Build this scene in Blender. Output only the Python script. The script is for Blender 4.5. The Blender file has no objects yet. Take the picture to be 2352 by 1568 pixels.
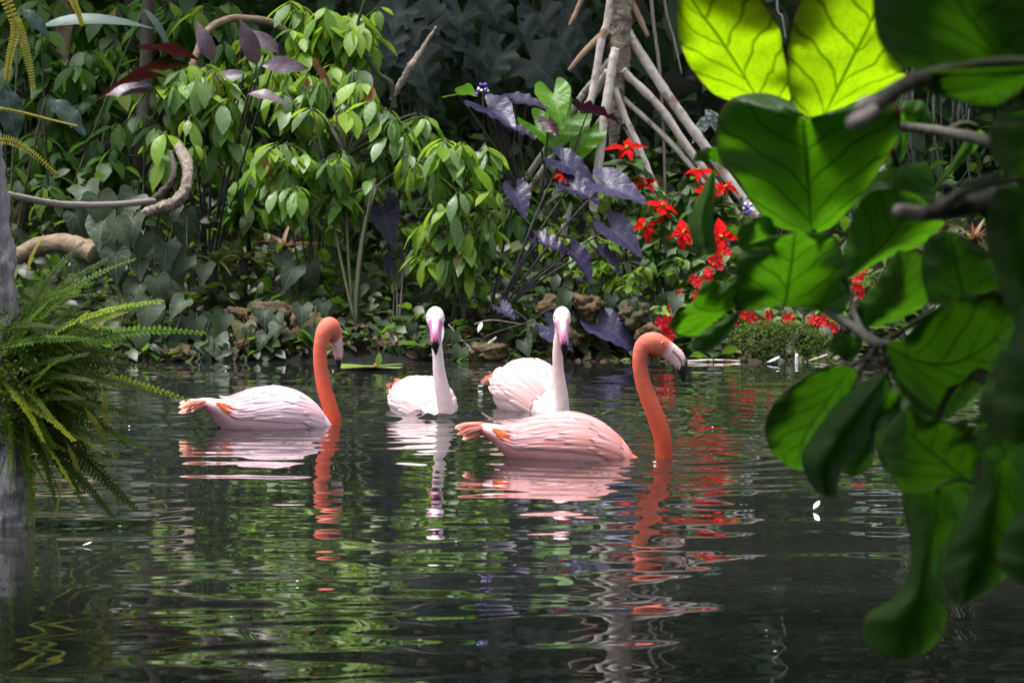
import bpy, math, random
import numpy as np
from mathutils import Vector, Matrix, noise

random.seed(7)
rng = np.random.default_rng(7)
scene = bpy.context.scene
COL = scene.collection
R = math.radians

# ------------------------------------------------------------------ camera
FPX, CX, CY, CAMZ = 9966.0, 1176.0, 784.0, 1.17      # focal length in 2352-wide pixels
PITCH = math.atan(484.0 / FPX)
cam_d = bpy.data.cameras.new("camera")
cam = bpy.data.objects.new("camera", cam_d)
COL.objects.link(cam)
cam.location = (0, 0, CAMZ)
cam.rotation_euler = (math.pi / 2 - PITCH, 0, 0)
cam_d.sensor_width = 36.0
cam_d.lens = FPX / 2352.0 * 36.0
cam_d.clip_start = 0.1
cam_d.clip_end = 2000
cam_d.dof.use_dof = True
cam_d.dof.focus_distance = 16.0
cam_d.dof.aperture_fstop = 14.0
scene.camera = cam

# ------------------------------------------------------------------ sky, sun, exposure
SUN_DIR = Vector((-0.26, 0.02, 0.96)).normalized()     # towards the sun
SUN_ELEV = math.asin(SUN_DIR.z)
SUN_AZ = math.atan2(SUN_DIR.x, SUN_DIR.y)
world = bpy.data.worlds.new("World")
scene.world = world
world.use_nodes = True
wn, wl = world.node_tree.nodes, world.node_tree.links
wn.clear()
sky = wn.new("ShaderNodeTexSky")
sky.sky_type = 'NISHITA'
sky.sun_disc = False
sky.sun_elevation = SUN_ELEV
sky.sun_rotation = SUN_AZ
sky.air_density = 1.0
sky.dust_density = 4.0
sky.ozone_density = 1.0
hs = wn.new("ShaderNodeHueSaturation")
hs.inputs["Saturation"].default_value = 0.35          # hazy white sky
bg = wn.new("ShaderNodeBackground")
bg.inputs["Strength"].default_value = 0.10
wo = wn.new("ShaderNodeOutputWorld")
wl.new(sky.outputs[0], hs.inputs["Color"])
wl.new(hs.outputs[0], bg.inputs["Color"])
wl.new(bg.outputs[0], wo.inputs["Surface"])

sun_d = bpy.data.lights.new("sun", 'SUN')
sun_d.energy = 1.9
sun_d.angle = R(18)
sun_d.color = (1.0, 0.975, 0.95)
sun = bpy.data.objects.new("sun", sun_d)
COL.objects.link(sun)
sun.rotation_euler = (-SUN_DIR).to_track_quat('-Z', 'Y').to_euler()
sun.location = (0, 12, 20)

vs = scene.view_settings
vs.view_transform = 'Standard'
vs.look = 'None'
vs.gamma = 1.0
vs.exposure = 1.7
scene.cycles.max_bounces = 6
scene.cycles.diffuse_bounces = 3
scene.cycles.glossy_bounces = 3
scene.cycles.transmission_bounces = 4
scene.cycles.caustics_reflective = False
scene.cycles.caustics_refractive = False

# ------------------------------------------------------------------ helpers
_cp, _sp = math.cos(PITCH), math.sin(PITCH)

def ray(px, py):
    x, v = (px - CX) / FPX, (CY - py) / FPX
    return Vector((x, _cp + v * _sp, -_sp + v * _cp))

def at(px, py, Y):
    "the point of the place at distance Y that the picture shows at px, py"
    d = ray(px, py)
    return Vector((0, 0, CAMZ)) + d * (Y / d.y)

def wat(px, py):
    d = ray(px, py)
    return Vector((0, 0, CAMZ)) + d * (-CAMZ / d.z)

def mpp(Y):
    return Y / FPX

def U(a, b):
    return random.uniform(a, b)

WL = {}

def empty(name, loc, label, cat, group=None):
    o = bpy.data.objects.new(name, None)
    o.empty_display_size = 0.05
    COL.objects.link(o)
    o.location = loc
    WL[o] = Vector(loc)
    o["label"] = label
    o["category"] = cat
    if group:
        o["group"] = group
    return o

def tag(o, label=None, cat=None, group=None, kind=None):
    for k, v in (("label", label), ("category", cat), ("group", group), ("kind", kind)):
        if v:
            o[k] = v
    return o

class MB:
    def __init__(s):
        s.v, s.f, s.uv, s.col = [], [], [], []

    def add(s, vs_, fs_, uvs=None, col=None):
        n = len(s.v)
        s.v += [tuple(p) for p in vs_]
        s.f += [tuple(i + n for i in f) for f in fs_]
        s.uv += list(uvs) if uvs is not None else [(0.5, 0.5)] * len(vs_)
        if col is not None:
            s.col += [col] * len(vs_) if not isinstance(col, list) else col

    def tube(s, pts, rad, n=8, jitter=0.0, col=None, cap=True, lump=0.0, lfreq=25.0):
        pts = [Vector(p) for p in pts]
        if not hasattr(rad, "__len__"):
            rad = [rad] * len(pts)
        vs_, fs_, uvs = [], [], []
        ref = Vector((0.31, 0.87, 0.38))
        acc = 0
        for i, p in enumerate(pts):
            t = (pts[min(i + 1, len(pts) - 1)] - pts[max(i - 1, 0)]).normalized()
            a = (ref - t * ref.dot(t)).normalized()
            b = t.cross(a)
            if i:
                acc += (p - pts[i - 1]).length
            for k in range(n):
                th = 2 * math.pi * k / n
                r = rad[i] * (1 + U(-jitter, jitter))
                if lump:
                    q = (p + a * (rad[i] * math.cos(th)) + b * (rad[i] * math.sin(th))) * lfreq
                    r *= 1 + lump * noise.noise(q) + 0.5 * lump * noise.noise(q * 2.3)
                vs_.append(p + a * (r * math.cos(th)) + b * (r * math.sin(th)))
                uvs.append((k / n, acc))
        for i in range(len(pts) - 1):
            for k in range(n):
                k2 = (k + 1) % n
                fs_.append((i * n + k, i * n + k2, (i + 1) * n + k2, (i + 1) * n + k))
        if cap:
            fs_.append(tuple(range(n - 1, -1, -1)))
            fs_.append(tuple(range((len(pts) - 1) * n, len(pts) * n)))
        s.add(vs_, fs_, uvs, col)

    def mesh(s, name, mat, smooth=True):
        me = bpy.data.meshes.new(name)
        me.from_pydata(s.v, [], s.f)
        uvl = me.uv_layers.new(name="UVMap")
        li = np.empty(len(me.loops), dtype=np.int32)
        me.loops.foreach_get("vertex_index", li)
        uvl.data.foreach_set("uv", np.array(s.uv, dtype=np.float32)[li].ravel())
        if s.col:
            ca = me.color_attributes.new("Col", 'FLOAT_COLOR', 'POINT')
            ca.data.foreach_set("color", np.array([(*c, 1.0) for c in s.col], dtype=np.float32).ravel())
        if mat:
            me.materials.append(mat)
        if smooth:
            me.polygons.foreach_set("use_smooth", [True] * len(me.polygons))
        me.update()
        return me

    def build(s, name, mat, parent=None, smooth=True):
        if parent is not None:
            w = WL[parent]
            s.v = [(a - w.x, b - w.y, c - w.z) for a, b, c in s.v]
        o = bpy.data.objects.new(name, s.mesh(name, mat, smooth))
        COL.objects.link(o)
        if parent is not None:
            o.parent = parent
        return o

def crom(pts, sub):
    "Catmull-Rom through rows of numbers"
    P = np.array(pts, dtype=float)
    n = len(P)
    out = []
    for i in range(n - 1):
        p0, p1, p2, p3 = P[max(i - 1, 0)], P[i], P[i + 1], P[min(i + 2, n - 1)]
        for k in range(sub):
            t = k / sub
            out.append(0.5 * (2 * p1 + (p2 - p0) * t + (2 * p0 - 5 * p1 + 4 * p2 - p3) * t * t
                              + (3 * p1 - p0 - 3 * p2 + p3) * t ** 3))
    out.append(P[-1])
    return np.array(out)

def frame(d, up, scale, loc):
    x = Vector(d).normalized()
    z = Vector(up)
    z = z - x * z.dot(x)
    if z.length < 1e-4:
        z = Vector((0.3, -0.8, 0.5))
        z = z - x * z.dot(x)
    z.normalize()
    y = z.cross(x)
    M = Matrix(((x.x, y.x, z.x, 0), (x.y, y.y, z.y, 0), (x.z, y.z, z.z, 0), (0, 0, 0, 1)))
    return Matrix.Translation(loc) @ M @ Matrix.Diagonal((scale, scale, scale, 1))

def put(mesh, name, parent, pos, d, up, scale):
    o = bpy.data.objects.new(name, mesh)
    o.parent = parent
    o.matrix_basis = frame(d, up, scale, Vector(pos) - WL[parent])
    COL.objects.link(o)
    return o

# ------------------------------------------------------------------ materials
class NT:
    def __init__(s, name):
        s.m = bpy.data.materials.new(name)
        s.m.use_nodes = True
        s.n, s.l = s.m.node_tree.nodes, s.m.node_tree.links
        s.n.clear()
        s.out = s.n.new("ShaderNodeOutputMaterial")

    def node(s, typ, **kw):
        nd = s.n.new(typ)
        for k, v in kw.items():
            if hasattr(nd, k) and not k[0].isupper():
                setattr(nd, k, v)
            else:
                nd.inputs[k].default_value = v
        return nd

    def link(s, a, b):
        s.l.new(a, b)

    def math(s, op, a, b=None, c=None):
        nd = s.n.new("ShaderNodeMath")
        nd.operation = op
        for i, v in enumerate((a, b, c)):
            if v is None:
                continue
            if isinstance(v, (int, float)):
                nd.inputs[i].default_value = v
            else:
                s.l.new(v, nd.inputs[i])
        return nd.outputs[0]

    def mix(s, fac, a, b, blend='MIX'):
        nd = s.n.new("ShaderNodeMix")
        nd.data_type = 'RGBA'
        nd.blend_type = blend
        for sock, v in ((nd.inputs[0], fac), (nd.inputs[6], a), (nd.inputs[7], b)):
            if isinstance(v, (int, float)):
                sock.default_value = v
            elif isinstance(v, tuple):
                sock.default_value = (*v[:3], 1.0)
            else:
                s.l.new(v, sock)
        return nd.outputs[2]

    def ramp(s, fac, stops, interp='LINEAR'):
        nd = s.n.new("ShaderNodeValToRGB")
        cr = nd.color_ramp
        cr.interpolation = interp
        while len(cr.elements) > 1:
            cr.elements.remove(cr.elements[-1])
        cr.elements[0].position = stops[0][0]
        cr.elements[0].color = (*stops[0][1], 1)
        for p, c in stops[1:]:
            e = cr.elements.new(p)
            e.color = (*c, 1)
        s.l.new(fac, nd.inputs[0])
        return nd.outputs[0]

    def noise(s, scale, detail=3, rough=0.55, coord=None, dist=0.0):
        nd = s.n.new("ShaderNodeTexNoise")
        nd.inputs["Scale"].default_value = scale
        nd.inputs["Detail"].default_value = detail
        nd.inputs["Roughness"].default_value = rough
        nd.inputs["Distortion"].default_value = dist
        if coord is not None:
            s.l.new(coord, nd.inputs["Vector"])
        return nd

    def bump(s, h, strength=0.3, dist=0.01):
        nd = s.n.new("ShaderNodeBump")
        nd.inputs["Strength"].default_value = strength
        nd.inputs["Distance"].default_value = dist
        s.l.new(h, nd.inputs["Height"])
        return nd.outputs[0]

LEAF = 0.80       # all leaf colours sit a little below these samples

def leafmat(name, stops, trans, tfac=0.35, rough=0.42, vein=None, vamt=0.35, nv=6, under=None,
            island=False, blotch=None, spec=0.5, coat=0.0, radial=False):
    "leaf: colour by individual, midrib and side veins from the leaf's own coordinates, light through it"
    t = NT(name)
    def sat(c):
        lum = 0.25 * c[0] + 0.65 * c[1] + 0.10 * c[2]
        return tuple(max(0.003, (lum + (x - lum) * 1.3) * LEAF) for x in c)
    stops = [(p, sat(col)) for p, col in stops]
    if island:
        rnd = t.node("ShaderNodeNewGeometry").outputs["Random Per Island"]
    else:
        rnd = t.node("ShaderNodeObjectInfo").outputs["Random"]
    col = t.ramp(rnd, stops)
    tc = t.node("ShaderNodeTexCoord")
    nz = t.noise(9.0, 3, 0.6, tc.outputs["Object"])
    col = t.mix(0.45, col, t.ramp(nz.outputs["Fac"], [(0.3, (0.55, 0.55, 0.5)), (0.7, (1.25, 1.25, 1.2))]), 'MULTIPLY')
    if blotch:
        nb = t.noise(7.0, 4, 0.7, tc.outputs["Object"])
        col = t.mix(t.ramp(nb.outputs["Fac"], [(0.47, (0, 0, 0)), (0.55, (1, 1, 1))]), col, blotch)
    sep = t.node("ShaderNodeSeparateXYZ")
    t.link(tc.outputs["UV"], sep.inputs[0])
    au = t.math('ABSOLUTE', t.math('SUBTRACT', sep.outputs[0], 0.5))
    mid = t.math('LESS_THAN', au, 0.025)
    side = t.math('FRACT', t.math('MULTIPLY', t.math('SUBTRACT', sep.outputs[1], t.math('MULTIPLY', au, 0.55)), float(nv)))
    side = t.math('LESS_THAN', t.math('ABSOLUTE', t.math('SUBTRACT', side, 0.5)), 0.06)
    if radial:
        so = t.node("ShaderNodeSeparateXYZ")
        t.link(tc.outputs["Object"], so.inputs[0])
        an = t.math('ARCTAN2', t.math('ABSOLUTE', so.outputs[1]), t.math('ADD', so.outputs[0], 0.02))
        rr = t.math('SQRT', t.math('ADD', t.math('POWER', so.outputs[0], 2.0), t.math('POWER', so.outputs[1], 2.0)))
        an = t.math('SUBTRACT', an, t.math('MULTIPLY', rr, 0.35))
        side = t.math('ABSOLUTE', t.math('SUBTRACT', t.math('FRACT', t.math('MULTIPLY', an, 1.75)), 0.5))
        side = t.ramp(side, [(0.0, (1, 1, 1)), (0.10, (0, 0, 0))])
    vn = t.math('MAXIMUM', mid, t.math('MULTIPLY', side, 0.6))
    vcol = vein if vein else tuple(min(1, c * 1.6 + 0.03) for c in stops[0][1])
    col = t.mix(t.math('MULTIPLY', vn, vamt), col, vcol)
    if under:
        geo = t.node("ShaderNodeNewGeometry")
        col = t.mix(geo.outputs["Backfacing"], col, under)
    pb = t.node("ShaderNodeBsdfPrincipled", Roughness=rough)
    pb.inputs["Specular IOR Level"].default_value = spec * 0.7
    pb.inputs["Coat Weight"].default_value = coat
    t.link(col, pb.inputs["Base Color"])
    t.link(t.bump(t.math('ADD', t.math('MULTIPLY', vn, -0.5), nz.outputs["Fac"]), 0.3, 0.010), pb.inputs["Normal"])
    tr = t.node("ShaderNodeBsdfTranslucent")
    tcol = t.mix(t.math('MULTIPLY', vn, vamt), trans, tuple(c * 0.35 for c in trans))
    tcol = t.mix(0.5, tcol, t.ramp(rnd, [(0, (0.6, 0.6, 0.6)), (1, (1.2, 1.2, 1.2))]), 'MULTIPLY')
    t.link(tcol, tr.inputs["Color"])
    ms = t.node("ShaderNodeMixShader", Fac=tfac)
    t.link(pb.outputs[0], ms.inputs[1])
    t.link(tr.outputs[0], ms.inputs[2])
    t.link(ms.outputs[0], t.out.inputs["Surface"])
    return t.m

def barkmat(name, c1, c2, scale=14.0, stretch=(1, 1, 0.25), rough=0.85, bump=0.5, spots=None):
    t = NT(name)
    tc = t.node("ShaderNodeTexCoord")
    mp = t.node("ShaderNodeMapping")
    mp.inputs["Scale"].default_value = stretch
    t.link(tc.outputs["Object"], mp.inputs["Vector"])
    nz = t.noise(scale, 6, 0.65, mp.outputs[0], 0.6)
    col = t.ramp(nz.outputs["Fac"], [(0.3, c1), (0.68, c2)])
    if spots:
        n2 = t.noise(scale * 0.35, 4, 0.6, tc.outputs["Object"])
        col = t.mix(t.ramp(n2.outputs["Fac"], [(0.54, (0, 0, 0)), (0.64, (1, 1, 1))]), col, spots)
    pb = t.node("ShaderNodeBsdfPrincipled", Roughness=rough)
    t.link(col, pb.inputs["Base Color"])
    t.link(t.bump(nz.outputs["Fac"], bump, 0.02), pb.inputs["Normal"])
    t.link(pb.outputs[0], t.out.inputs["Surface"])
    return t.m

def plain(name, c, rough=0.5, spec=0.5, var=0.25, scale=30.0, trans=None):
    t = NT(name)
    tc = t.node("ShaderNodeTexCoord")
    nz = t.noise(scale, 3, 0.6, tc.outputs["Object"])
    col = t.mix(var, c, t.ramp(nz.outputs["Fac"], [(0.3, (0.35, 0.35, 0.35)), (0.7, (1.4, 1.4, 1.4))]), 'MULTIPLY')
    pb = t.node("ShaderNodeBsdfPrincipled", Roughness=rough)
    pb.inputs["Specular IOR Level"].default_value = spec
    t.link(col, pb.inputs["Base Color"])
    if trans:
        tr = t.node("ShaderNodeBsdfTranslucent")
        tr.inputs["Color"].default_value = (*trans, 1)
        ms = t.node("ShaderNodeMixShader", Fac=0.3)
        t.link(pb.outputs[0], ms.inputs[1])
        t.link(tr.outputs[0], ms.inputs[2])
        t.link(ms.outputs[0], t.out.inputs["Surface"])
    else:
        t.link(pb.outputs[0], t.out.inputs["Surface"])
    return t.m

M = {}
M['light'] = leafmat("light_leaf", [(0.0, (0.10, 0.19, 0.055)), (0.5, (0.15, 0.26, 0.075)), (0.9, (0.21, 0.32, 0.09)),
                                    (0.965, (0.24, 0.29, 0.05)), (0.985, (0.30, 0.22, 0.03))],
                     (0.40, 0.66, 0.05), 0.40, 0.40, (0.10, 0.17, 0.05), 0.4, 6)
M['young'] = leafmat("young_leaf", [(0.0, (0.16, 0.27, 0.06)), (1.0, (0.27, 0.38, 0.10))], (0.45, 0.65, 0.05), 0.38, 0.40,
                     (0.14, 0.22, 0.06), 0.4, 6)
M['pale'] = leafmat("pale_leaf", [(0.0, (0.11, 0.17, 0.075)), (0.6, (0.16, 0.235, 0.11)), (0.95, (0.20, 0.28, 0.13)), (1.0, (0.26, 0.24, 0.05))],
                    (0.36, 0.60, 0.05), 0.36, 0.36, (0.10, 0.15, 0.06), 0.45, 6, spec=0.7)
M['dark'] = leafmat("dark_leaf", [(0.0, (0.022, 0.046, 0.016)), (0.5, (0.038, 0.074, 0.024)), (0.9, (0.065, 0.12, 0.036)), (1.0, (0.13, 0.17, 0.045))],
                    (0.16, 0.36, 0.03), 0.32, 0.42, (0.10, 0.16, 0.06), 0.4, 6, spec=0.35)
M['heart'] = leafmat("heart_leaf", [(0.0, (0.022, 0.036, 0.020)), (0.5, (0.042, 0.062, 0.038)), (0.9, (0.078, 0.10, 0.068)), (1.0, (0.12, 0.11, 0.045))],
                     (0.10, 0.22, 0.04), 0.20, 0.46, (0.10, 0.14, 0.08), 0.5, 5, radial=True, spec=0.32)
M['strap'] = leafmat("strap_leaf", [(0.0, (0.075, 0.105, 0.095)), (1.0, (0.11, 0.145, 0.13))], (0.10, 0.2, 0.08), 0.15, 0.45,
                     (0.13, 0.16, 0.15), 0.4, 3)
M['aroid'] = leafmat("purple_aroid_leaf", [(0.0, (0.024, 0.020, 0.048)), (0.6, (0.040, 0.033, 0.074)), (1.0, (0.060, 0.051, 0.105))],
                     (0.12, 0.02, 0.06), 0.12, 0.40, (0.085, 0.070, 0.125), 0.5, 5, under=(0.05, 0.02, 0.03), radial=True)
M['aroid_green'] = leafmat("green_aroid_leaf", [(0.0, (0.10, 0.22, 0.04)), (1.0, (0.15, 0.30, 0.06))], (0.25, 0.60, 0.03), 0.38,
                           0.35, (0.24, 0.38, 0.12), 0.5, 6, radial=True)
M['burgundy'] = leafmat("burgundy_leaf", [(0.0, (0.11, 0.085, 0.105)), (1.0, (0.165, 0.13, 0.15))], (0.07, 0.008, 0.010), 0.15, 0.40,
                        (0.20, 0.14, 0.16), 0.5, 5, under=(0.045, 0.010, 0.012))
M['red'] = leafmat("red_bract", [(0.0, (0.42, 0.004, 0.010)), (1.0, (0.60, 0.010, 0.018))], (0.75, 0.012, 0.02), 0.3, 0.8,
                   (0.40, 0.006, 0.012), 0.5, 5, spec=0.15)
M['impatiens'] = leafmat("impatiens_petal", [(0.0, (0.55, 0.012, 0.010)), (0.8, (0.66, 0.03, 0.015)), (1.0, (0.52, 0.015, 0.08))],
                         (0.85, 0.05, 0.03), 0.3, 0.6, (0.6, 0.02, 0.02), 0.2, 4)
M['small'] = leafmat("small_leaf", [(0.0, (0.07, 0.14, 0.035)), (0.7, (0.12, 0.20, 0.05)), (1.0, (0.20, 0.28, 0.07))],
                     (0.30, 0.50, 0.04), 0.34, 0.42, (0.14, 0.22, 0.07), 0.4, 4)
M['fern'] = leafmat("fern_frond", [(0.0, (0.040, 0.040, 0.016)), (0.15, (0.030, 0.045, 0.013)), (0.5, (0.050, 0.080, 0.018)), (0.85, (0.10, 0.17, 0.032)),
                                   (0.93, (0.26, 0.32, 0.07)), (1.0, (0.40, 0.38, 0.12))], (0.28, 0.46, 0.03), 0.33, 0.6, None, 0.0, 3, spec=0.25)
M['catkin'] = leafmat("yellow_frond", [(0.0, (0.42, 0.39, 0.12)), (1.0, (0.55, 0.50, 0.17))], (0.6, 0.58, 0.10), 0.35, 0.6, None, 0.0, 3)
M['brom'] = leafmat("bromeliad_leaf", [(0.0, (0.16, 0.18, 0.08)), (0.7, (0.24, 0.25, 0.13)), (1.0, (0.30, 0.17, 0.16))],
                    (0.30, 0.35, 0.08), 0.25, 0.45, None, 0.0, 3)
M['bromred'] = leafmat("red_bromeliad_leaf", [(0.0, (0.30, 0.16, 0.07)), (0.5, (0.33, 0.26, 0.16)), (1.0, (0.36, 0.08, 0.24))],
                       (0.4, 0.2, 0.1), 0.25, 0.45, None, 0.0, 3)
M['blotched'] = leafmat("silver_blotched_leaf", [(0.0, (0.06, 0.10, 0.08)), (1.0, (0.08, 0.13, 0.10))], (0.08, 0.15, 0.06), 0.12,
                        0.45, (0.05, 0.08, 0.06), 0.4, 7, blotch=(0.34, 0.38, 0.36))
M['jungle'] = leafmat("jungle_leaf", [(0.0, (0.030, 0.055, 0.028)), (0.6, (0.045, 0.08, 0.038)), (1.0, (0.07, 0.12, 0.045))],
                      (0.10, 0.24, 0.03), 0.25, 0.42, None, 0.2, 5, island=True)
M['bluegreen'] = leafmat("bluegreen_leaf", [(0.0, (0.020, 0.036, 0.030)), (1.0, (0.040, 0.066, 0.052))], (0.06, 0.14, 0.06), 0.15,
                         0.36, (0.08, 0.11, 0.10), 0.4, 6)
M['philo'] = leafmat("philodendron_leaf", [(0.0, (0.014, 0.026, 0.021)), (1.0, (0.034, 0.056, 0.044))], (0.06, 0.14, 0.06), 0.15,
                     0.40, (0.06, 0.085, 0.07), 0.5, 6, radial=True)
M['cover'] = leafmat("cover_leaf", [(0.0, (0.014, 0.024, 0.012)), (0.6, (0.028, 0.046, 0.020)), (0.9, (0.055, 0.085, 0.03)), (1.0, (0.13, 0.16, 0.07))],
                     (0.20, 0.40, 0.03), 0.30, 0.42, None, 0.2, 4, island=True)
M['deadleaf'] = leafmat("dead_leaf", [(0.0, (0.16, 0.075, 0.035)), (1.0, (0.28, 0.16, 0.08))], (0.3, 0.14, 0.05), 0.2, 0.7, None, 0.2, 4)
M['moss'] = leafmat("moss_leaf", [(0.0, (0.022, 0.036, 0.008)), (0.7, (0.055, 0.085, 0.016)), (1.0, (0.13, 0.17, 0.04))],
                    (0.2, 0.35, 0.03), 0.3, 0.5, None, 0.0, 3, island=True)
M['hangmoss'] = barkmat("hanging_moss", (0.04, 0.045, 0.035), (0.11, 0.12, 0.10), 30, (1, 1, 1))
M['stem_dark'] = barkmat("dark_stem", (0.022, 0.018, 0.014), (0.055, 0.045, 0.032), 25)
M['stem_green'] = barkmat("green_stem", (0.022, 0.028, 0.010), (0.050, 0.055, 0.022), 25)
M['stem_purple'] = barkmat("purple_stem", (0.030, 0.022, 0.035), (0.075, 0.06, 0.075), 25)
M['twig'] = barkmat("grey_twig", (0.12, 0.095, 0.08), (0.33, 0.28, 0.25), 50)
M['log'] = barkmat("brown_log", (0.11, 0.075, 0.045), (0.27, 0.20, 0.135), 34, (0.3, 1, 1))
M['gnarl'] = barkmat("gnarled_wood", (0.07, 0.05, 0.035), (0.36, 0.30, 0.25), 45, (1, 1, 0.6), 0.9, 0.9)
M['greytrunk'] = barkmat("grey_trunk", (0.09, 0.08, 0.085), (0.48, 0.45, 0.48), 30, (1, 1, 0.2), 0.85, 1.0, spots=(0.19, 0.10, 0.08))
M['palmtrunk'] = barkmat("palm_trunk", (0.08, 0.06, 0.035), (0.40, 0.34, 0.27), 32, (1, 1, 1.6), 0.9, 0.9)
M['root'] = barkmat("prop_root", (0.44, 0.36, 0.31), (0.72, 0.65, 0.61), 22, (1, 1, 0.6), 0.7, 0.6, spots=(0.30, 0.20, 0.14))
M['rootbrown'] = barkmat("brown_root", (0.20, 0.10, 0.06), (0.42, 0.29, 0.21), 9, (1, 1, 0.4), 0.8, 0.4)
M['figbark'] = barkmat("fig_bark", (0.025, 0.02, 0.018), (0.12, 0.105, 0.10), 40, (1, 1, 0.5), 0.8, 0.5)
M['figstub'] = barkmat("fig_stub", (0.24, 0.20, 0.20), (0.46, 0.40, 0.39), 14, (1, 1, 1), 0.8, 0.4)
M['yellow'] = plain("flower_centre", (0.45, 0.38, 0.04), 0.6)
M['violet'] = plain("violet_flower", (0.22, 0.11, 0.62), 0.6, trans=(0.3, 0.15, 0.7))
M['orangefl'] = plain("orange_flower", (0.75, 0.14, 0.02), 0.6, trans=(0.8, 0.2, 0.03))
M['white'] = plain("white_fleck", (0.72, 0.70, 0.72), 0.6)

# ground
def ground_mat():
    t = NT("leaf_litter_soil")
    tc = t.node("ShaderNodeTexCoord")
    n1 = t.noise(3.0, 6, 0.65, tc.outputs["Object"])
    n2 = t.noise(26.0, 5, 0.7, tc.outputs["Object"])
    col = t.ramp(n2.outputs["Fac"], [(0.3, (0.008, 0.006, 0.005)), (0.55, (0.018, 0.013, 0.009)), (0.75, (0.045, 0.032, 0.02))])
    col = t.mix(t.ramp(n1.outputs["Fac"], [(0.45, (0, 0, 0)), (0.65, (0.6, 0.6, 0.6))]), col, (0.025, 0.035, 0.014))
    sz = t.node("ShaderNodeSeparateXYZ")
    t.link(tc.outputs["Object"], sz.inputs[0])
    wet = t.ramp(sz.outputs[2], [(0.03, (0.35, 0.35, 0.33)), (0.30, (1, 1, 1))])      # soaked soil by the waterline
    col = t.mix(1.0, col, wet, 'MULTIPLY')
    pb = t.node("ShaderNodeBsdfPrincipled", Roughness=0.9)
    pb.inputs["Specular IOR Level"].default_value = 0.25
    t.link(col, pb.inputs["Base Color"])
    t.link(t.bump(n2.outputs["Fac"], 0.8, 0.05), pb.inputs["Normal"])
    t.link(pb.outputs[0], t.out.inputs["Surface"])
    return t.m
M['ground'] = ground_mat()

def rock_mat():
    t = NT("pitted_limestone")
    tc = t.node("ShaderNodeTexCoord")
    n1 = t.noise(9.0, 6, 0.7, tc.outputs["Object"])
    n2 = t.noise(38.0, 4, 0.7, tc.outputs["Object"])
    oi = t.node("ShaderNodeObjectInfo")
    tint = t.ramp(oi.outputs["Random"], [(0, (0.11, 0.060, 0.014)), (0.5, (0.14, 0.082, 0.028)), (1, (0.06, 0.050, 0.022))])
    col = t.mix(t.ramp(n1.outputs["Fac"], [(0.35, (0.85, 0.85, 0.85)), (0.6, (0.1, 0.1, 0.1))]), tint, (0.055, 0.045, 0.022))
    col = t.mix(t.ramp(n2.outputs["Fac"], [(0.36, (0.7, 0.7, 0.7)), (0.45, (0, 0, 0))]), col, (0.03, 0.024, 0.015))
    pb = t.node("ShaderNodeBsdfPrincipled", Roughness=0.85)
    t.link(col, pb.inputs["Base Color"])
    t.link(t.bump(n2.outputs["Fac"], 0.9, 0.03), pb.inputs["Normal"])
    t.link(pb.outputs[0], t.out.inputs["Surface"])
    return t.m
M['rock'] = rock_mat()

def water_mat():
    t = NT("dark_pond_water")
    tc = t.node("ShaderNodeTexCoord")
    n1 = t.noise(1.3, 3, 0.6, tc.outputs["Object"])
    col = t.ramp(n1.outputs["Fac"], [(0.3, (0.011, 0.012, 0.011)), (0.7, (0.016, 0.0165, 0.015))])
    pb = t.node("ShaderNodeBsdfPrincipled", Roughness=0.015)
    pb.inputs["IOR"].default_value = 1.333
    t.link(col, pb.inputs["Base Color"])
    t.link(pb.outputs[0], t.out.inputs["Surface"])
    return t.m
M['water'] = water_mat()

# ------------------------------------------------------------------ ground and water
def shore(x):
    return 22.05 + 0.10 * math.sin(1.3 * x + 0.4) + 0.06 * math.sin(3.7 * x + 1)

def gz(x, y):
    d = max(y - shore(x), 2.0 - y, abs(x) - 14)
    if d < 0:
        return max(-0.8, 0.7 * d)
    if y < 5:
        return 0.12 * (1 - math.exp(-d / 0.4)) + 0.01 * min(d, 20)
    z = 0.13 * (1 - math.exp(-d / 0.15)) + 0.17 * min(d, 9) + 0.035 * math.sin(2.3 * x) * math.sin(1.9 * y) * min(1, d)
    if y > 31:
        z += 8.0 * (1 - math.exp(-((y - 31) / 6.0) ** 1.5)) * max(0, 1 - max(0, abs(x) - 40) / 200)
    return z

def axis(lo, hi, step, far):
    a = list(np.arange(lo, hi + 1e-6, step))
    s, p = step, hi
    while p < far:
        s *= 1.35
        p += s
        a.append(p)
    s, p = step, lo
    while p > -far:
        s *= 1.35
        p -= s
        a.insert(0, p)
    return np.array(a)

def grid_object(name, xs, ys, zf, mat):
    X, Y = np.meshgrid(xs, ys)
    Z = zf(X, Y)
    V = np.stack([X, Y, Z], -1).reshape(-1, 3)
    nx, ny = len(xs), len(ys)
    i = np.arange((nx - 1) * (ny - 1))
    a = (i // (nx - 1)) * nx + i % (nx - 1)
    F = np.stack([a, a + 1, a + nx + 1, a + nx], -1).astype(np.int32)
    me = bpy.data.meshes.new(name)
    me.vertices.add(len(V))
    me.vertices.foreach_set("co", V.astype(np.float32).ravel())
    me.loops.add(F.size)
    me.loops.foreach_set("vertex_index", F.ravel())
    me.polygons.add(len(F))
    me.polygons.foreach_set("loop_start", np.arange(len(F), dtype=np.int32) * 4)
    me.polygons.foreach_set("loop_total", np.full(len(F), 4, dtype=np.int32))
    me.polygons.foreach_set("use_smooth", np.ones(len(F), dtype=bool))
    me.materials.append(mat)
    me.update(calc_edges=True)
    me.validate()
    o = bpy.data.objects.new(name, me)
    COL.objects.link(o)
    return o

g = grid_object("ground", axis(-7, 7, 0.2, 600), np.concatenate([axis(0, 33, 0.15, 600)]), np.vectorize(gz), M['ground'])
tag(g, kind="structure")

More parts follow.
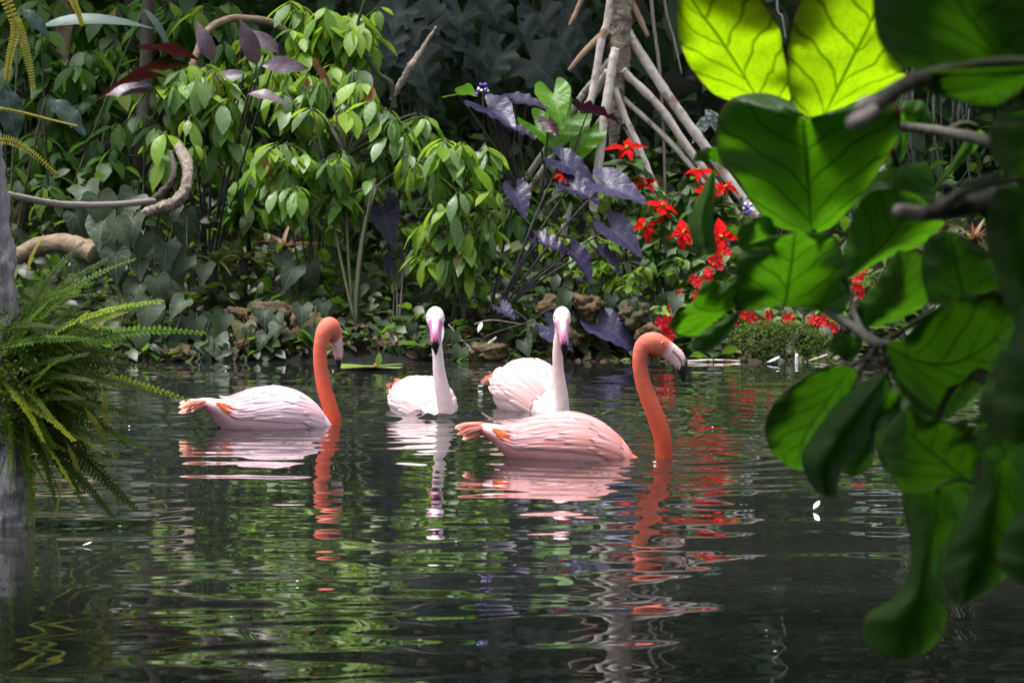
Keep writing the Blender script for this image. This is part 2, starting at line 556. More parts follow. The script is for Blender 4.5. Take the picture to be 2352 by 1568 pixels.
BIRD_W = {"right": wat(1524, 1049), "right_body": wat(1320, 1050), "left": wat(764, 972), "left_body": wat(620, 985),
          "mid": wat(1024, 957), "mid_body": wat(975, 955), "back": wat(1290, 947), "back_body": wat(1215, 945)}

def waves(X, Y):
    Z = np.zeros_like(X)
    r = np.random.default_rng(3)
    for i in range(64):
        lam = 0.13 * (11.0 ** r.random())
        th = r.normal(0, 0.42)
        slope = 0.0029 * (0.7 + 0.6 * r.random()) * (0.45 if lam < 0.2 else 0.8 if lam < 0.3 else 1.0)
        k = 2 * math.pi / lam
        # gentle patchiness so that no train runs unbroken across the pond
        env = 0.55 + 0.45 * np.sin(X * r.uniform(0.5, 1.6) + Y * r.uniform(0.3, 0.9) + r.uniform(0, 6.28))
        Z += slope / k * np.sin(k * (X * math.sin(th) + Y * math.cos(th)) + r.uniform(0, 6.28)) * env
    for key, a, lam in (("right", 0.0022, 0.17), ("left", 0.0016, 0.16), ("mid", 0.003, 0.15), ("back", 0.0015, 0.16),
                        ("right_body", 0.0022, 0.24), ("left_body", 0.0020, 0.24), ("mid_body", 0.003, 0.22)):
        c = BIRD_W[key]
        rr = np.hypot(X - c.x, Y - c.y)
        Z += a * np.cos(2 * math.pi * rr / lam) * np.exp(-rr / 0.55) * np.clip((rr - 0.02) / 0.06, 0, 1)
    # the wake the swimming bird leaves behind it
    c = BIRD_W["mid_body"]
    for s, hh in ((1, 0.034), (-1, 0.028)):
        dx, dy = X - c.x, Y - c.y
        u = -dx * 0.96 + dy * 0.28 * s
        w = dx * 0.28 * s + dy * 0.96
        Z += hh * np.exp(-((w - s * 0.17) / 0.055) ** 2) * np.clip((u - 0.05) / 0.12, 0, 1) * np.exp(-np.clip(u, 0, 9) / 0.22)
    dx, dy = X - BIRD_W["mid"].x, Y - BIRD_W["mid"].y
    rr = np.hypot(dx, dy)
    Z += 0.020 * np.exp(-((rr - 0.12) / 0.04) ** 2) * (1 + 0.4 * np.sin(14 * np.arctan2(dy, dx)))
    fade = np.clip((22.6 - Y) / 0.8, 0, 1) * np.clip((9 - np.abs(X)) / 3, 0, 1)
    return Z * fade

wx = np.concatenate([np.linspace(-14.6, -3.2, 40)[:-1], np.arange(-3.2, 3.2, 0.024), np.linspace(3.2, 14.6, 40)])
wy = np.concatenate([np.linspace(1.4, 8.2, 80)[:-1], np.arange(8.2, 22.7, 0.022)])
water = grid_object("pond_water", wx, wy, waves, M['water'])
tag(water, kind="structure")

# ------------------------------------------------------------------ leaf shapes
def leaf_mesh(name, rows, mat, cols=1, fold=0.12, droop=0.25, wave=0.0, nw=5, twist=0.0, petiole=0.0, curl=0.0):
    "rows of (midrib x, edge x, half width); base at the origin, tip at x = 1"
    mb = MB()
    vs_, fs_, uv = [], [], []
    ts = [k / cols for k in range(-cols, cols + 1)]
    for i, (mx, ex, ew) in enumerate(rows):
        for t in ts:
            a = abs(t)
            x = mx + (ex - mx) * a
            y = ew * t
            z = fold * abs(y) - droop * x * abs(x) + wave * a * math.sin(nw * 2 * math.pi * mx + (2.0 if t > 0 else 0)) \
                - curl * y * y * 4
            if twist:
                an = twist * x
                y, z = y * math.cos(an) - z * math.sin(an) * 0.3, z + y * math.sin(an)
            vs_.append((x, y, z))
            uv.append((0.5 + 0.5 * t, mx))
    w = len(ts)
    for i in range(len(rows) - 1):
        for k in range(w - 1):
            fs_.append((i * w + k, (i + 1) * w + k, (i + 1) * w + k + 1, i * w + k + 1))
    mb.add(vs_, fs_, uv)
    if petiole:
        mb.tube([(-petiole, 0, -petiole * 0.15), (0, 0, 0), (0.12, 0, 0.003)], [0.012, 0.012, 0.006], 4)
    return mb.mesh(name, mat)

def sym(n, wmax, peak=0.45, acum=1.0):
    out = []
    for i in range(n + 1):
        v = i / n
        p = v ** (math.log(0.5) / math.log(peak))
        w = wmax * math.sin(math.pi * p) ** 0.85
        if v > 0.8:
            w *= 1 - acum * 0.35 * (v - 0.8) / 0.2
        out.append((v, v, max(w, 0.004)))
    return out

HEART = [(0, -0.02, 0.02), (0, -0.14, 0.14), (0.02, -0.18, 0.26), (0.1, -0.08, 0.40), (0.24, 0.10, 0.46), (0.42, 0.32, 0.42),
         (0.6, 0.56, 0.30), (0.8, 0.79, 0.13), (1.0, 1.0, 0.006)]
AROID = [(0, -0.03, 0.02), (0, -0.22, 0.10), (0, -0.36, 0.17), (0.02, -0.36, 0.26), (0.08, -0.22, 0.37), (0.2, -0.02, 0.41),
         (0.36, 0.2, 0.38), (0.52, 0.42, 0.30), (0.7, 0.64, 0.19), (0.86, 0.84, 0.09), (1.0, 1.0, 0.006)]
BRACT = [(0, 0, 0.02), (0.12, 0.12, 0.09), (0.3, 0.28, 0.2), (0.45, 0.46, 0.235), (0.62, 0.6, 0.16), (0.8, 0.82, 0.10), (1, 1, 0.005)]

L = {}
def variants(key, rows_fn, mat, n=4, **kw):
    out = []
    for i in range(n):
        k2 = dict(kw)
        for q in ("fold", "droop", "wave"):
            if q in k2:
                k2[q] = k2[q] * U(0.6, 1.5)
        out.append(leaf_mesh(key, rows_fn(), M[mat], **k2))
    L[key] = out

variants("light", lambda: sym(7, U(0.19, 0.235), U(0.45, 0.56)), 'light', 5, fold=0.16, droop=0.28, petiole=0.12, wave=0.012, nw=3)
variants("young", lambda: sym(7, U(0.20, 0.24), U(0.48, 0.56)), 'young', 4, fold=0.20, droop=0.3, petiole=0.12)
variants("pale", lambda: sym(8, U(0.19, 0.225), U(0.50, 0.60)), 'pale', 5, fold=0.18, droop=0.30, petiole=0.12, wave=0.015, nw=3)
variants("dark", lambda: sym(7, U(0.21, 0.27), U(0.42, 0.5)), 'dark', 4, fold=0.14, droop=0.25, petiole=0.1)
variants("heart", lambda: [(a, b, c * U(0.92, 1.08)) for a, b, c in HEART], 'heart', 6, fold=0.28, droop=0.35, cols=2, petiole=0.3, wave=0.025, nw=2)
AR3 = [tuple(r) for r in crom(AROID, 2)]
variants("aroid", lambda: [(a, b, c * U(0.96, 1.04)) for a, b, c in AR3], 'aroid', 5, fold=0.30, droop=0.30, cols=3, wave=0.045, nw=4.5)
variants("aroid_green", lambda: AR3, 'aroid_green', 3, fold=0.3, droop=0.4, cols=3, wave=0.03, nw=4)
variants("burgundy", lambda: sym(8, 0.21, 0.45), 'burgundy', 3, fold=0.18, droop=0.35, cols=2, wave=0.02, nw=2)
variants("bluegreen", lambda: sym(10, U(0.20, 0.28), 0.48), 'bluegreen', 3, fold=0.15, droop=0.35, cols=2, wave=0.03, nw=3)
variants("philo", lambda: [(a, b, c * (1 + 0.22 * math.sin(a * 26 + i_))) for (a, b, c), i_ in zip(AR3, [U(0, 3)] * len(AR3))], 'philo', 4, fold=0.3, droop=0.5, cols=3, wave=0.05, nw=4)
variants("strap", lambda: sym(10, 0.085, 0.4), 'strap', 2, fold=0.2, droop=0.55, cols=1)
variants("bract", lambda: [(a, b, c * U(.85, 1.15)) for a, b, c in BRACT], 'red', 5, fold=0.4, droop=0.35, wave=0.05, nw=2, cols=2)
variants("pleaf", lambda: BRACT, 'dark', 3, fold=0.2, droop=0.22, petiole=0.25)
variants("small", lambda: sym(5, U(0.2, 0.28), 0.45), 'small', 3, fold=0.15, droop=0.25, petiole=0.1)
variants("brom", lambda: sym(8, 0.07, 0.25), 'brom', 3, fold=0.5, droop=0.55)
variants("bromred", lambda: sym(8, 0.06, 0.25), 'bromred', 3, fold=0.5, droop=0.5)
variants("blotched", lambda: sym(9, 0.2, 0.45), 'blotched', 2, fold=0.15, droop=0.35, cols=2, wave=0.03, nw=3)
variants("deadleaf", lambda: sym(6, 0.18, 0.45), 'deadleaf', 3, fold=0.5, droop=0.5, wave=0.05, nw=2)

def leaf_cloud(name, n, posf, smin, smax, mat, width=0.24, flat=0.5):
    "many leaves of one uncountable mass, joined"
    base = np.array([(0, 0, 0), (0.3, 0.8 * width, 0.06), (0.3, -0.8 * width, 0.06), (0.34, 0, 0), (0.65, 0.85 * width, 0.0),
                     (0.65, -0.85 * width, 0.0), (0.68, 0, -0.06), (1, 0, -0.2)])
    tri = np.array([(0, 3, 1), (0, 2, 3), (3, 4, 1), (3, 6, 4), (2, 5, 3), (3, 5, 6), (6, 7, 4), (6, 5, 7)])
    uvb = np.array([(0.5, 0), (1, 0.3), (0, 0.3), (0.5, 0.34), (1, 0.65), (0, 0.65), (0.5, 0.68), (0.5, 1)])
    P = posf(n)
    n = len(P)
    az = rng.random(n) * 2 * np.pi
    el = rng.normal(-0.45, 0.45, n)
    d = np.stack([np.cos(az) * np.cos(el), np.sin(az) * np.cos(el), np.sin(el)], -1)
    up = np.stack([rng.normal(0, flat, n), rng.normal(-0.2, flat, n), np.ones(n)], -1)
    up -= d * (up * d).sum(-1, keepdims=True)
    up /= np.linalg.norm(up, axis=-1, keepdims=True)
    sd = np.cross(up, d)
    s = (smin + (smax - smin) * rng.random(n))[:, None, None]
    V = P[:, None, :] + s * (base[None, :, 0:1] * d[:, None, :] + base[None, :, 1:2] * sd[:, None, :] + base[None, :, 2:3] * up[:, None, :])
    F = (tri[None] + (np.arange(n) * 8)[:, None, None]).reshape(-1, 3).astype(np.int32)
    me = bpy.data.meshes.new(name)
    me.vertices.add(n * 8)
    me.vertices.foreach_set("co", V.astype(np.float32).ravel())
    me.loops.add(F.size)
    me.loops.foreach_set("vertex_index", F.ravel())
    me.polygons.add(len(F))
    me.polygons.foreach_set("loop_start", np.arange(len(F), dtype=np.int32) * 3)
    me.polygons.foreach_set("loop_total", np.full(len(F), 3, dtype=np.int32))
    me.polygons.foreach_set("use_smooth", np.ones(len(F), dtype=bool))
    uvl = me.uv_layers.new(name="UVMap")
    uvl.data.foreach_set("uv", np.tile(uvb, (n, 1))[F.ravel()].astype(np.float32).ravel())
    me.materials.append(mat)
    me.update(calc_edges=True)
    o = bpy.data.objects.new(name, me)
    COL.objects.link(o)
    return o

# ------------------------------------------------------------------ jungle behind the bank
def jungle_pos(n):
    x = rng.uniform(-8, 8, n)
    y = 25.6 + 5.5 * rng.random(n) ** 1.6
    z = rng.uniform(0.3, 6.5, n)
    keep = (np.sin(x * 1.7 + 3) + np.sin(z * 2.1 + x) + np.sin(y * 2.0)) > -1.9
    return np.stack([x, y, z], -1)[keep]
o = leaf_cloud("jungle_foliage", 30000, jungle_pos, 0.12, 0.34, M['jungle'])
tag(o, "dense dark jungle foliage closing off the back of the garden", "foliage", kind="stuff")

def canopy_pos(n):  # leaves added out of view so the back of the bank lies in shade
    x = rng.uniform(-9, 9, n)
    y = rng.uniform(24.0, 33, n)
    z = 4.6 + 2.2 * rng.random(n) + 0.25 * np.sin(x * 1.3) + np.clip(25.6 - y, 0, 2) * 0.5
    return np.stack([x, y, z], -1)
o = leaf_cloud("added_shade_canopy", 16000, canopy_pos, 0.2, 0.42, M['jungle'], 0.3)
tag(o, "unseen leafy canopy added high above the bank to shade the jungle behind", "canopy", kind="stuff")

def cover_pos(n):
    x = rng.uniform(-4.2, 4.2, n)
    y = 22.0 + 4.6 * rng.random(n) ** 1.7
    z = np.array([gz(a, b) for a, b in zip(x, y)]) + 0.02 + 0.26 * rng.random(n) ** 2 * np.clip((y - 22.1) * 1.4, 0.12, 2.0)
    keep = ~((np.abs(x - 0.0) < 0.9) & (y < 22.45) & (rng.random(n) < 0.25))
    return np.stack([x, y, z], -1)[keep]
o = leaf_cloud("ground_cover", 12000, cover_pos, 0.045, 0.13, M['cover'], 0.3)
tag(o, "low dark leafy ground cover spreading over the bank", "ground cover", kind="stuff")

def litter_pos(n):
    x = rng.uniform(-3.4, 3.4, n)
    y = 22.0 + 0.55 * rng.random(n) ** 1.3
    z = np.array([gz(a, b) for a, b in zip(x, y)]) + 0.012 + 0.02 * rng.random(n)
    return np.stack([x, y, np.maximum(z, 0.004)], -1)
M['litter'] = leafmat("litter_leaf", [(0.0, (0.016, 0.012, 0.009)), (0.5, (0.035, 0.025, 0.016)), (0.8, (0.07, 0.045, 0.025)), (1.0, (0.13, 0.10, 0.075))],
                      (0.1, 0.06, 0.02), 0.1, 0.6, None, 0.2, 4, island=True, spec=0.3)
o = leaf_cloud("leaf_litter", 2600, litter_pos, 0.03, 0.085, M['litter'], 0.28, 0.9)
tag(o, "dark fallen leaves littering the wet edge of the bank", "leaf litter", kind="stuff")

# ------------------------------------------------------------------ plants
def curve3(a, c, b, n=8):
    return [a * (1 - t) ** 2 + c * 2 * t * (1 - t) + b * t * t for t in [i / n for i in range(n + 1)]]

def stem(parent, pts, r0, r1, mat, name="branch", n=6):
    mb = MB()
    m = len(pts)
    mb.tube(pts, [r0 + (r1 - r0) * i / (m - 1) for i in range(m)], n, 0.06)
    return mb.build(name, M[mat], parent)

def whorl(parent, keys, tip, n, size, dr=None, spread=(0.25, 1.25), az0=None):
    "leaves drooping like an umbrella from one twig end"
    off = U(0, 6.28)
    for i in range(n):
        az = off + i * 2 * math.pi / n + U(-0.35, 0.35)
        e = U(*spread)
        d = Vector((math.cos(az) * math.cos(e), math.sin(az) * math.cos(e), -math.sin(e)))
        up = Vector((math.cos(az) * 0.5, math.sin(az) * 0.5 - 0.15, 1.0)) + Vector((U(-.3, .3), U(-.3, .3), 0))
        key = random.choice(keys)
        p = tip + Vector((U(-1, 1), U(-1, 1), U(-0.8, 0.6))) * size * 0.10
        put(random.choice(L[key]), "leaf", parent, p + d * size * 0.12, d, up, size * random.choice((U(0.4, 0.8), U(0.75, 1.2), U(0.8, 1.2))))

def shrub(label, base, crowns, keys, size, stem_mat='stem_dark', name="leafy_shrub", cat="shrub", group=None,
          nl=(5, 8), r0=0.014, tips=(), spread=(0.25, 1.25)):
    bx, by = base[0], base[1]
    b = Vector((bx, by, gz(bx, by) - 0.03))
    root = empty(name, b, label, cat, group)
    pts = []
    for (px, py, Y, rx, ry, rd, n) in crowns:
        c = at(px, py, Y)
        k = mpp(Y)
        for i in range(n):
            # the shell of a crown, thickest on top and on the open front
            u = U(-1, 1)
            az = U(0, 2 * math.pi)
            r = U(0.65, 1.0)
            q = math.sqrt(max(0, 1 - u * u))
            p = c + Vector((q * math.cos(az) * rx * k * r, -abs(q * math.sin(az)) * rd * r + 0.1 * rd, u * ry * k * r))
            pts.append(p)
    for (px, py, Y) in tips:
        pts.append(at(px, py, Y))
    # a few main stems, each feeding the nearest twigs
    nm = max(2, min(4, len(pts) // 5))
    hubs = []
    for i in range(nm):
        p = pts[i * len(pts) // nm]
        h = b.lerp(p, 0.62) + Vector((U(-.06, .06), U(-.06, .06), 0.1))
        stem(root, curve3(b + Vector((U(-.05, .05), U(-.04, .04), 0)), b.lerp(h, 0.5) + Vector((U(-.05, .05), 0, 0.06)), h), r0 if i == 0 else r0 * 0.55, (r0 if i == 0 else r0 * 0.55) * 0.6, stem_mat, "stem")
        hubs.append(h)
    for p in pts:
        h = min(hubs, key=lambda q: (q - p).length)
        mid = h.lerp(p, 0.6) + Vector((0, 0, 0.12 * (p - h).length))
        stem(root, curve3(h, mid, p, 5), r0 * 0.5, r0 * 0.28, stem_mat, "twig", 4)
        whorl(root, keys, p, random.randint(*nl), size, spread=spread)
    return root

def gpt(px, py, Y):
    p = at(px, py, Y)
    return (p.x, p.y)

# pale green umbrella-leaved shrubs along the water
shrub("pale green shrub with drooping leaf whorls right behind the two facing flamingos", gpt(1050, 800, 22.35),
      [(1050, 350, 22.55, 120, 45, 0.35, 13), (1060, 470, 22.5, 120, 110, 0.35, 21), (1050, 570, 22.45, 95, 70, 0.25, 11)],
      ["pale", "pale", "light", "young"], 0.16, 'stem_dark', nl=(5, 8), group=None)
shrub("tall light green shrub, its thick straight stem rising from the water's edge", gpt(800, 815, 22.2),
      [(860, 300, 22.9, 160, 110, 0.4, 21), (780, 230, 23.0, 150, 80, 0.4, 17), (780, 400, 22.7, 110, 70, 0.3, 11)],
      ["light", "pale", "pale", "dark", "young"], 0.165, 'stem_green', nl=(5, 8), r0=0.017)
shrub("yellowish green shrub with glowing leaves high on the bank", gpt(740, 700, 23.3),
      [(720, 70, 23.6, 140, 80, 0.4, 21), (830, 60, 23.5, 70, 70, 0.3, 10), (700, 170, 23.4, 110, 60, 0.3, 11)],
      ["light", "young", "young"], 0.155, 'stem_green', nl=(5, 7), r0=0.014)
shrub("low pale green shrub with a few yellowed leaves on three thin dark stems", gpt(715, 700, 22.7),
      [(650, 360, 22.6, 75, 45, 0.25, 10), (670, 430, 22.55, 75, 45, 0.25, 11)],
      ["pale", "light", "young"], 0.155, 'stem_dark', nl=(5, 8), r0=0.010)
shrub("bright green shrub arching in front of burgundy leaves", gpt(350, 700, 23.0),
      [(450, 200, 22.9, 120, 60, 0.3, 17), (440, 300, 22.8, 110, 80, 0.3, 18)],
      ["pale", "light", "pale", "young"], 0.165, 'stem_dark', nl=(5, 7), r0=0.016)
# dark shrubs at the back left
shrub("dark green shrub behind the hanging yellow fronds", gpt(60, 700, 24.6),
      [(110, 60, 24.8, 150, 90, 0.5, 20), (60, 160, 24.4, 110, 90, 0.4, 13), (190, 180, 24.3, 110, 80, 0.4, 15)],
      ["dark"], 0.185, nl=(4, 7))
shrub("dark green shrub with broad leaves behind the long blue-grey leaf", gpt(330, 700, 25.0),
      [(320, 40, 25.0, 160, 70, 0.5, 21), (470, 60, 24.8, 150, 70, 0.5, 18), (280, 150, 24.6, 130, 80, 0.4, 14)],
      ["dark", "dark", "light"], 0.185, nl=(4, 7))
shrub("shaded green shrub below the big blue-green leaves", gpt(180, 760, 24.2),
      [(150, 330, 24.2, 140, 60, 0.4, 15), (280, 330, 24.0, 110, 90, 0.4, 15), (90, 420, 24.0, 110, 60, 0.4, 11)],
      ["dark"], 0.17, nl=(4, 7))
shrub("green bush with rounded leaves between the arching shrub and the tall one", gpt(560, 760, 23.8),
      [(560, 430, 23.7, 90, 90, 0.4, 15), (520, 330, 23.9, 90, 60, 0.3, 10), (570, 150, 24.2, 80, 90, 0.4, 13)],
      ["dark", "light"], 0.15, nl=(4, 7))
shrub("dark bush beneath the pale umbrella-leaved shrubs", gpt(930, 780, 23.2),
      [(930, 500, 23.4, 100, 110, 0.4, 13), (780, 540, 23.5, 100, 70, 0.4, 10), (1180, 520, 23.4, 90, 90, 0.4, 11)],
      ["dark"], 0.14, nl=(4, 6))
shrub("small lime green bush glowing behind the purple leaf stalks", gpt(1330, 700, 23.0),
      [(1370, 580, 23.0, 80, 50, 0.3, 15), (1260, 560, 23.1, 60, 60, 0.3, 10), (1460, 640, 22.8, 70, 40, 0.3, 11)],
      ["small", "young"], 0.085, 'stem_green', nl=(5, 8), r0=0.006)
shrub("dark green bush in the shade of the poinsettia", gpt(1520, 750, 22.9),
      [(1560, 590, 22.9, 80, 60, 0.3, 14), (1440, 470, 23.3, 140, 60, 0.4, 14), (1600, 470, 23.2, 90, 60, 0.3, 11)],
      ["dark", "small"], 0.12, nl=(4, 6), r0=0.008)

# big-leaved individuals --------------------------------------------------
def big_leaf_plant(name, label, cat, base, leaves, key, mat, r=0.008, group=None):
    "leaves: (px, py, Y of the leaf base, direction, up, length)"
    b = Vector((base[0], base[1], gz(*base) - 0.03))
    root = empty(name, b, label, cat, group)
    for (px, py, Y, d, up, ln) in leaves:
        p = at(px, py, Y)
        d = Vector(d).normalized()
        mid = b.lerp(p, 0.55) + Vector((0, 0, 0.10))
        stem(root, curve3(b + Vector((U(-.03, .03), U(-.03, .03), 0)), mid, p), r, r * 0.6, mat, "leaf_stalk")
        put(random.choice(L[key]), "leaf", root, p, d, Vector(up), ln)
    return root

big_leaf_plant("burgundy_plant", "plant with broad grey-purple leaves, deep burgundy underneath", "plant", gpt(480, 700, 23.6), [
    (590, 150, 22.9, (-0.15, -0.3, 0.55), (0.1, -1, 0.4), 0.25), (490, 140, 22.9, (-0.25, -0.25, 0.6), (-0.1, -1, 0.3), 0.21),
    (455, 140, 22.9, (-0.9, -0.1, 0.5), (0.2, 0.5, 1), 0.32), (430, 150, 22.95, (-0.9, -0.2, 0.12), (0.1, 0.6, 1), 0.30),
    (380, 178, 22.8, (-0.9, -0.2, 0.10), (0, 0.4, 1), 0.36), (360, 205, 22.85, (-0.8, -0.3, 0.1), (0.1, -0.7, 1), 0.27), (570, 218, 22.6, (0.8, -0.4, 0.12), (0, -0.7, 1), 0.20),
    (600, 150, 22.9, (0.75, -0.1, 0.05), (0, -1, 0.5), 0.24), (640, 120, 23.0, (-0.5, -0.3, 0.5), (0.4, -1, 0.4), 0.2), (560, 170, 22.9, (-0.8, -0.3, -0.1), (0, -0.8, 0.8), 0.24)], "burgundy", 'stem_purple')
big_leaf_plant("strap_leaf_plant", "plant with one long arching blue-grey leaf", "plant", gpt(110, 700, 23.8), [
    (95, 62, 23.5, (0.95, -0.2, 0.28), (0, -0.8, 1), 0.56), (330, 20, 23.9, (0.6, -0.2, -0.6), (0.3, -0.8, 1), 0.3)], "strap", 'stem_green')
big_leaf_plant("blue_green_plant", "plant with very large smooth blue-green leaves beside the pale trunk", "plant", gpt(20, 700, 23.2), [
    (105, 225, 23.0, (0.75, -0.25, -0.5), (0.3, -0.8, 1), 0.29), (10, 195, 23.0, (0.25, -0.3, -0.9), (0.3, -1, 0.3), 0.31),
    (45, 20, 23.4, (0.7, -0.3, -0.4), (0.2, -0.8, 1), 0.22)], "bluegreen", 'stem_green')
for lab, basepx, lv in (
    ("dark philodendron with hanging blue-green leaves left of the prop-rooted trunk", (1180, 600, 25.2), [
        (1060, 30, 24.9), (1120, 0, 25.2), (1190, 60, 25.0), (1240, 30, 25.1), (1280, 90, 25.0), (1150, 120, 24.8), (1220, 140, 24.9), (1100, 110, 24.9), (1300, 20, 25.2)]),
    ("dark blue-green philodendron in the shade above the tall light shrub", (960, 600, 25.0), [
        (930, 20, 24.9), (980, 60, 24.8), (1010, 10, 25.0), (900, 90, 24.7), (1030, 90, 24.9), (960, 130, 24.7)])):
    big_leaf_plant("philodendron", lab, "plant", gpt(*basepx), [
        (a, b_, Y, (U(-0.8, 0.8), -0.35, -0.7), (U(-.3, .3), -0.9, 0.6), U(0.22, 0.36)) for a, b_, Y in lv], "philo", 'stem_dark')

# purple elephant ears
big_leaf_plant("elephant_ear", "purple elephant ear with leaves fanned to the right on long dark stalks", "elephant ear", gpt(1130, 760, 22.5), [
    (1290, 372, 22.7, (0.75, -0.25, -0.35), (0.1, -0.75, 1), 0.232), (1390, 425, 22.5, (0.8, -0.35, -0.25), (0.1, -0.9, 1), 0.258),
    (1310, 430, 22.6, (0.7, -0.35, -0.25), (0.1, -0.8, 1), 0.206), (1405, 525, 22.4, (0.65, -0.35, -0.50), (0.3, -0.9, 0.688), 0.232),
    (1315, 580, 22.3, (0.55, -0.4, -0.6), (0.6, -0.5, 0.516), 0.215), (1375, 575, 22.35, (0.65, -0.3, -0.45), (0.5, -0.3, 0.602), 0.189),
    (1240, 555, 22.3, (0.8, -0.3, -0.25), (0.1, -0.5, 1), 0.172), (1185, 440, 22.4, (0.3, -0.5, -0.7), (0.3, -1, 0.344), 0.172)],
    "aroid", 'stem_purple', 0.008, "purple elephant ears on the bank")
big_leaf_plant("elephant_ear", "purple elephant ear with broad flat leaves beside green ones, under violet flowers", "elephant ear", gpt(1230, 600, 23.6), [
    (1120, 248, 23.3, (0.5, -0.75, -0.25), (0, -0.45, 1), 0.284), (1180, 232, 23.5, (0.8, -0.3, 0.0), (0, -0.4, 1), 0.206),
    (1165, 300, 23.3, (0.9, -0.35, -0.05), (0, -0.25, 1), 0.189), (1350, 258, 23.4, (0.85, -0.2, -0.12), (0, 0.35, 1), 0.232),
    (1262, 278, 23.3, (0.2, -0.5, -0.6), (-0.5, 1, 0.344), 0.138)], "aroid", 'stem_purple', 0.008, "purple elephant ears on the bank")
big_leaf_plant("elephant_ear", "purple elephant ear drooping to the waterline behind a facing flamingo", "elephant ear", gpt(1270, 780, 22.25), [
    (1262, 752, 22.05, (0.40, -0.18, -0.36), (0.05, -1, 0.387), 0.172), (1380, 745, 22.2, (0.75, -0.3, -0.42), (0.3, -0.8, 0.688), 0.258),
    (1150, 705, 22.2, (0.5, -0.4, -0.3), (0, -0.8, 1), 0.112), (1310, 715, 22.2, (0.5, -0.2, -0.5), (0.6, -0.4, 0.602), 0.120)],
    "aroid", 'stem_purple', 0.008, "purple elephant ears on the bank")
big_leaf_plant("elephant_ear", "single dark blue elephant ear leaf hanging beside the thick green stem", "elephant ear", gpt(900, 740, 22.9), [
    (880, 480, 22.8, (0.15, -0.45, -0.55), (0, -1, 0.258), 0.224), (905, 600, 22.8, (-0.1, -0.4, -0.5), (0, -1, 0.172), 0.138)],
    "aroid", 'stem_purple', 0.008, "purple elephant ears on the bank")
big_leaf_plant("green_elephant_ear", "bright green elephant ear with upright leaves near the prop roots", "elephant ear", gpt(1290, 560, 23.9), [
    (1050, 215, 23.7, (0.3, -0.6, 0.1), (0, -0.8, 0.8), 0.20), (1270, 215, 23.6, (0.15, -0.6, -0.5), (0, -1, 0.5), 0.24),
    (1310, 270, 23.7, (-0.45, -0.5, -0.6), (0.2, -0.9, 0.7), 0.27), (1230, 290, 23.7, (0.5, -0.5, -0.4), (0.1, -0.9, 0.8), 0.24),
    (1350, 300, 23.8, (-0.4, -0.4, -0.8), (0.2, -0.9, 0.5), 0.24)], "aroid_green", 'stem_green', 0.008)
big_leaf_plant("silver_leaf_plant", "plant with silver blotched leaves right of the prop roots", "plant", gpt(2020, 600, 24.2), [
    (1985, 395, 23.9, (0.9, -0.3, 0.05), (0, -0.8, 1), 0.34), (1980, 400, 23.9, (-0.2, -0.4, -0.7), (0, -1, 0.4), 0.25),
    (1640, 260, 24.6, (-0.5, -0.4, -0.4), (0, -0.8, 1), 0.2), (1620, 250, 24.6, (0.4, -0.4, -0.4), (0, -0.8, 1), 0.2)], "blotched", 'stem_green')

# heart-leaved vines --------------------------------------------------------
def heart_vine(label, base, spots, cat="vine", group="heart-leaved vines"):
    b = Vector((base[0], base[1], gz(*base)))
    root = empty("heart_leaf_vine", b, label, cat, group)
    pts = [at(px, py, Y) for px, py, Y, s in spots]
    order = sorted(range(len(pts)), key=lambda i: pts[i].x)
    chain = [b] + [pts[i] + Vector((0, 0.05, 0.03)) for i in order]
    for i in range(0, len(chain) - 1, 4):
        seg = chain[i:i + 5]
        if len(seg) > 1:
            mb = MB()
            c = crom([tuple(p) for p in seg], 4)
            mb.tube([Vector(p) for p in c], 0.004, 5)
            mb.build("vine_stem", M['stem_dark'], root)
    for p, (px, py, Y, s) in zip(pts, spots):
        az = U(-2.4, -0.7)
        e = U(0.5, 1.25)
        d = Vector((math.cos(az) * math.cos(e), math.sin(az) * math.cos(e), -math.sin(e)))
        up = Vector((U(-.35, .35), -U(0.5, 1.2), U(0.4, 1.0)))
        put(random.choice(L["heart"]), "leaf", root, p, d, up, s)
    return root

def spots(n, x0, x1, y0, y1, Y0, Y1, s0, s1):
    return [(U(x0, x1), U(y0, y1), U(Y0, Y1), U(s0, s1)) for _ in range(n)]

heart_vine("grey-green heart-leaved vine hanging around the sawn brown log", gpt(230, 760, 22.6),
           [(225, 450, 22.4, .19), (310, 450, 22.4, .17), (260, 540, 22.3, .15), (330, 540, 22.3, .15), (395, 470, 22.3, .13), (265, 580, 22.2, .17),
            (380, 560, 22.3, .17), (320, 590, 22.3, .15), (240, 500, 22.4, .2), (195, 430, 22.6, .18), (430, 590, 22.3, .14), (360, 640, 22.2, .15),
            (305, 500, 22.3, .16), (270, 510, 22.25, .15)] + spots(26, 150, 480, 430, 680, 22.4, 22.9, .10, .16))
heart_vine("grey heart-leaved vine trailing over stones to the waterline behind the tail of a side-on flamingo", gpt(430, 790, 22.3),
           [(345, 695, 22.1, .17), (450, 735, 22.1, .13), (405, 765, 22.1, .14), (500, 770, 22.1, .13), (690, 780, 22.1, .14), (600, 800, 22.08, .10),
            (560, 745, 22.1, .14), (640, 745, 22.05, .11), (610, 770, 22.04, .10), (720, 755, 22.05, .10), (530, 800, 22.03, .09), (370, 780, 22.1, .13), (460, 800, 22.08, .12), (330, 760, 22.1, .14)] + spots(52, 200, 780, 690, 822, 22.02, 22.3, .07, .13))
heart_vine("dark heart-leaved vine in the shade under the pale umbrella-leaved shrubs", gpt(900, 800, 22.4),
           spots(26, 600, 1000, 560, 740, 22.3, 23.0, .10, .16) + spots(26, 780, 1240, 740, 822, 22.0, 22.3, .06, .11))
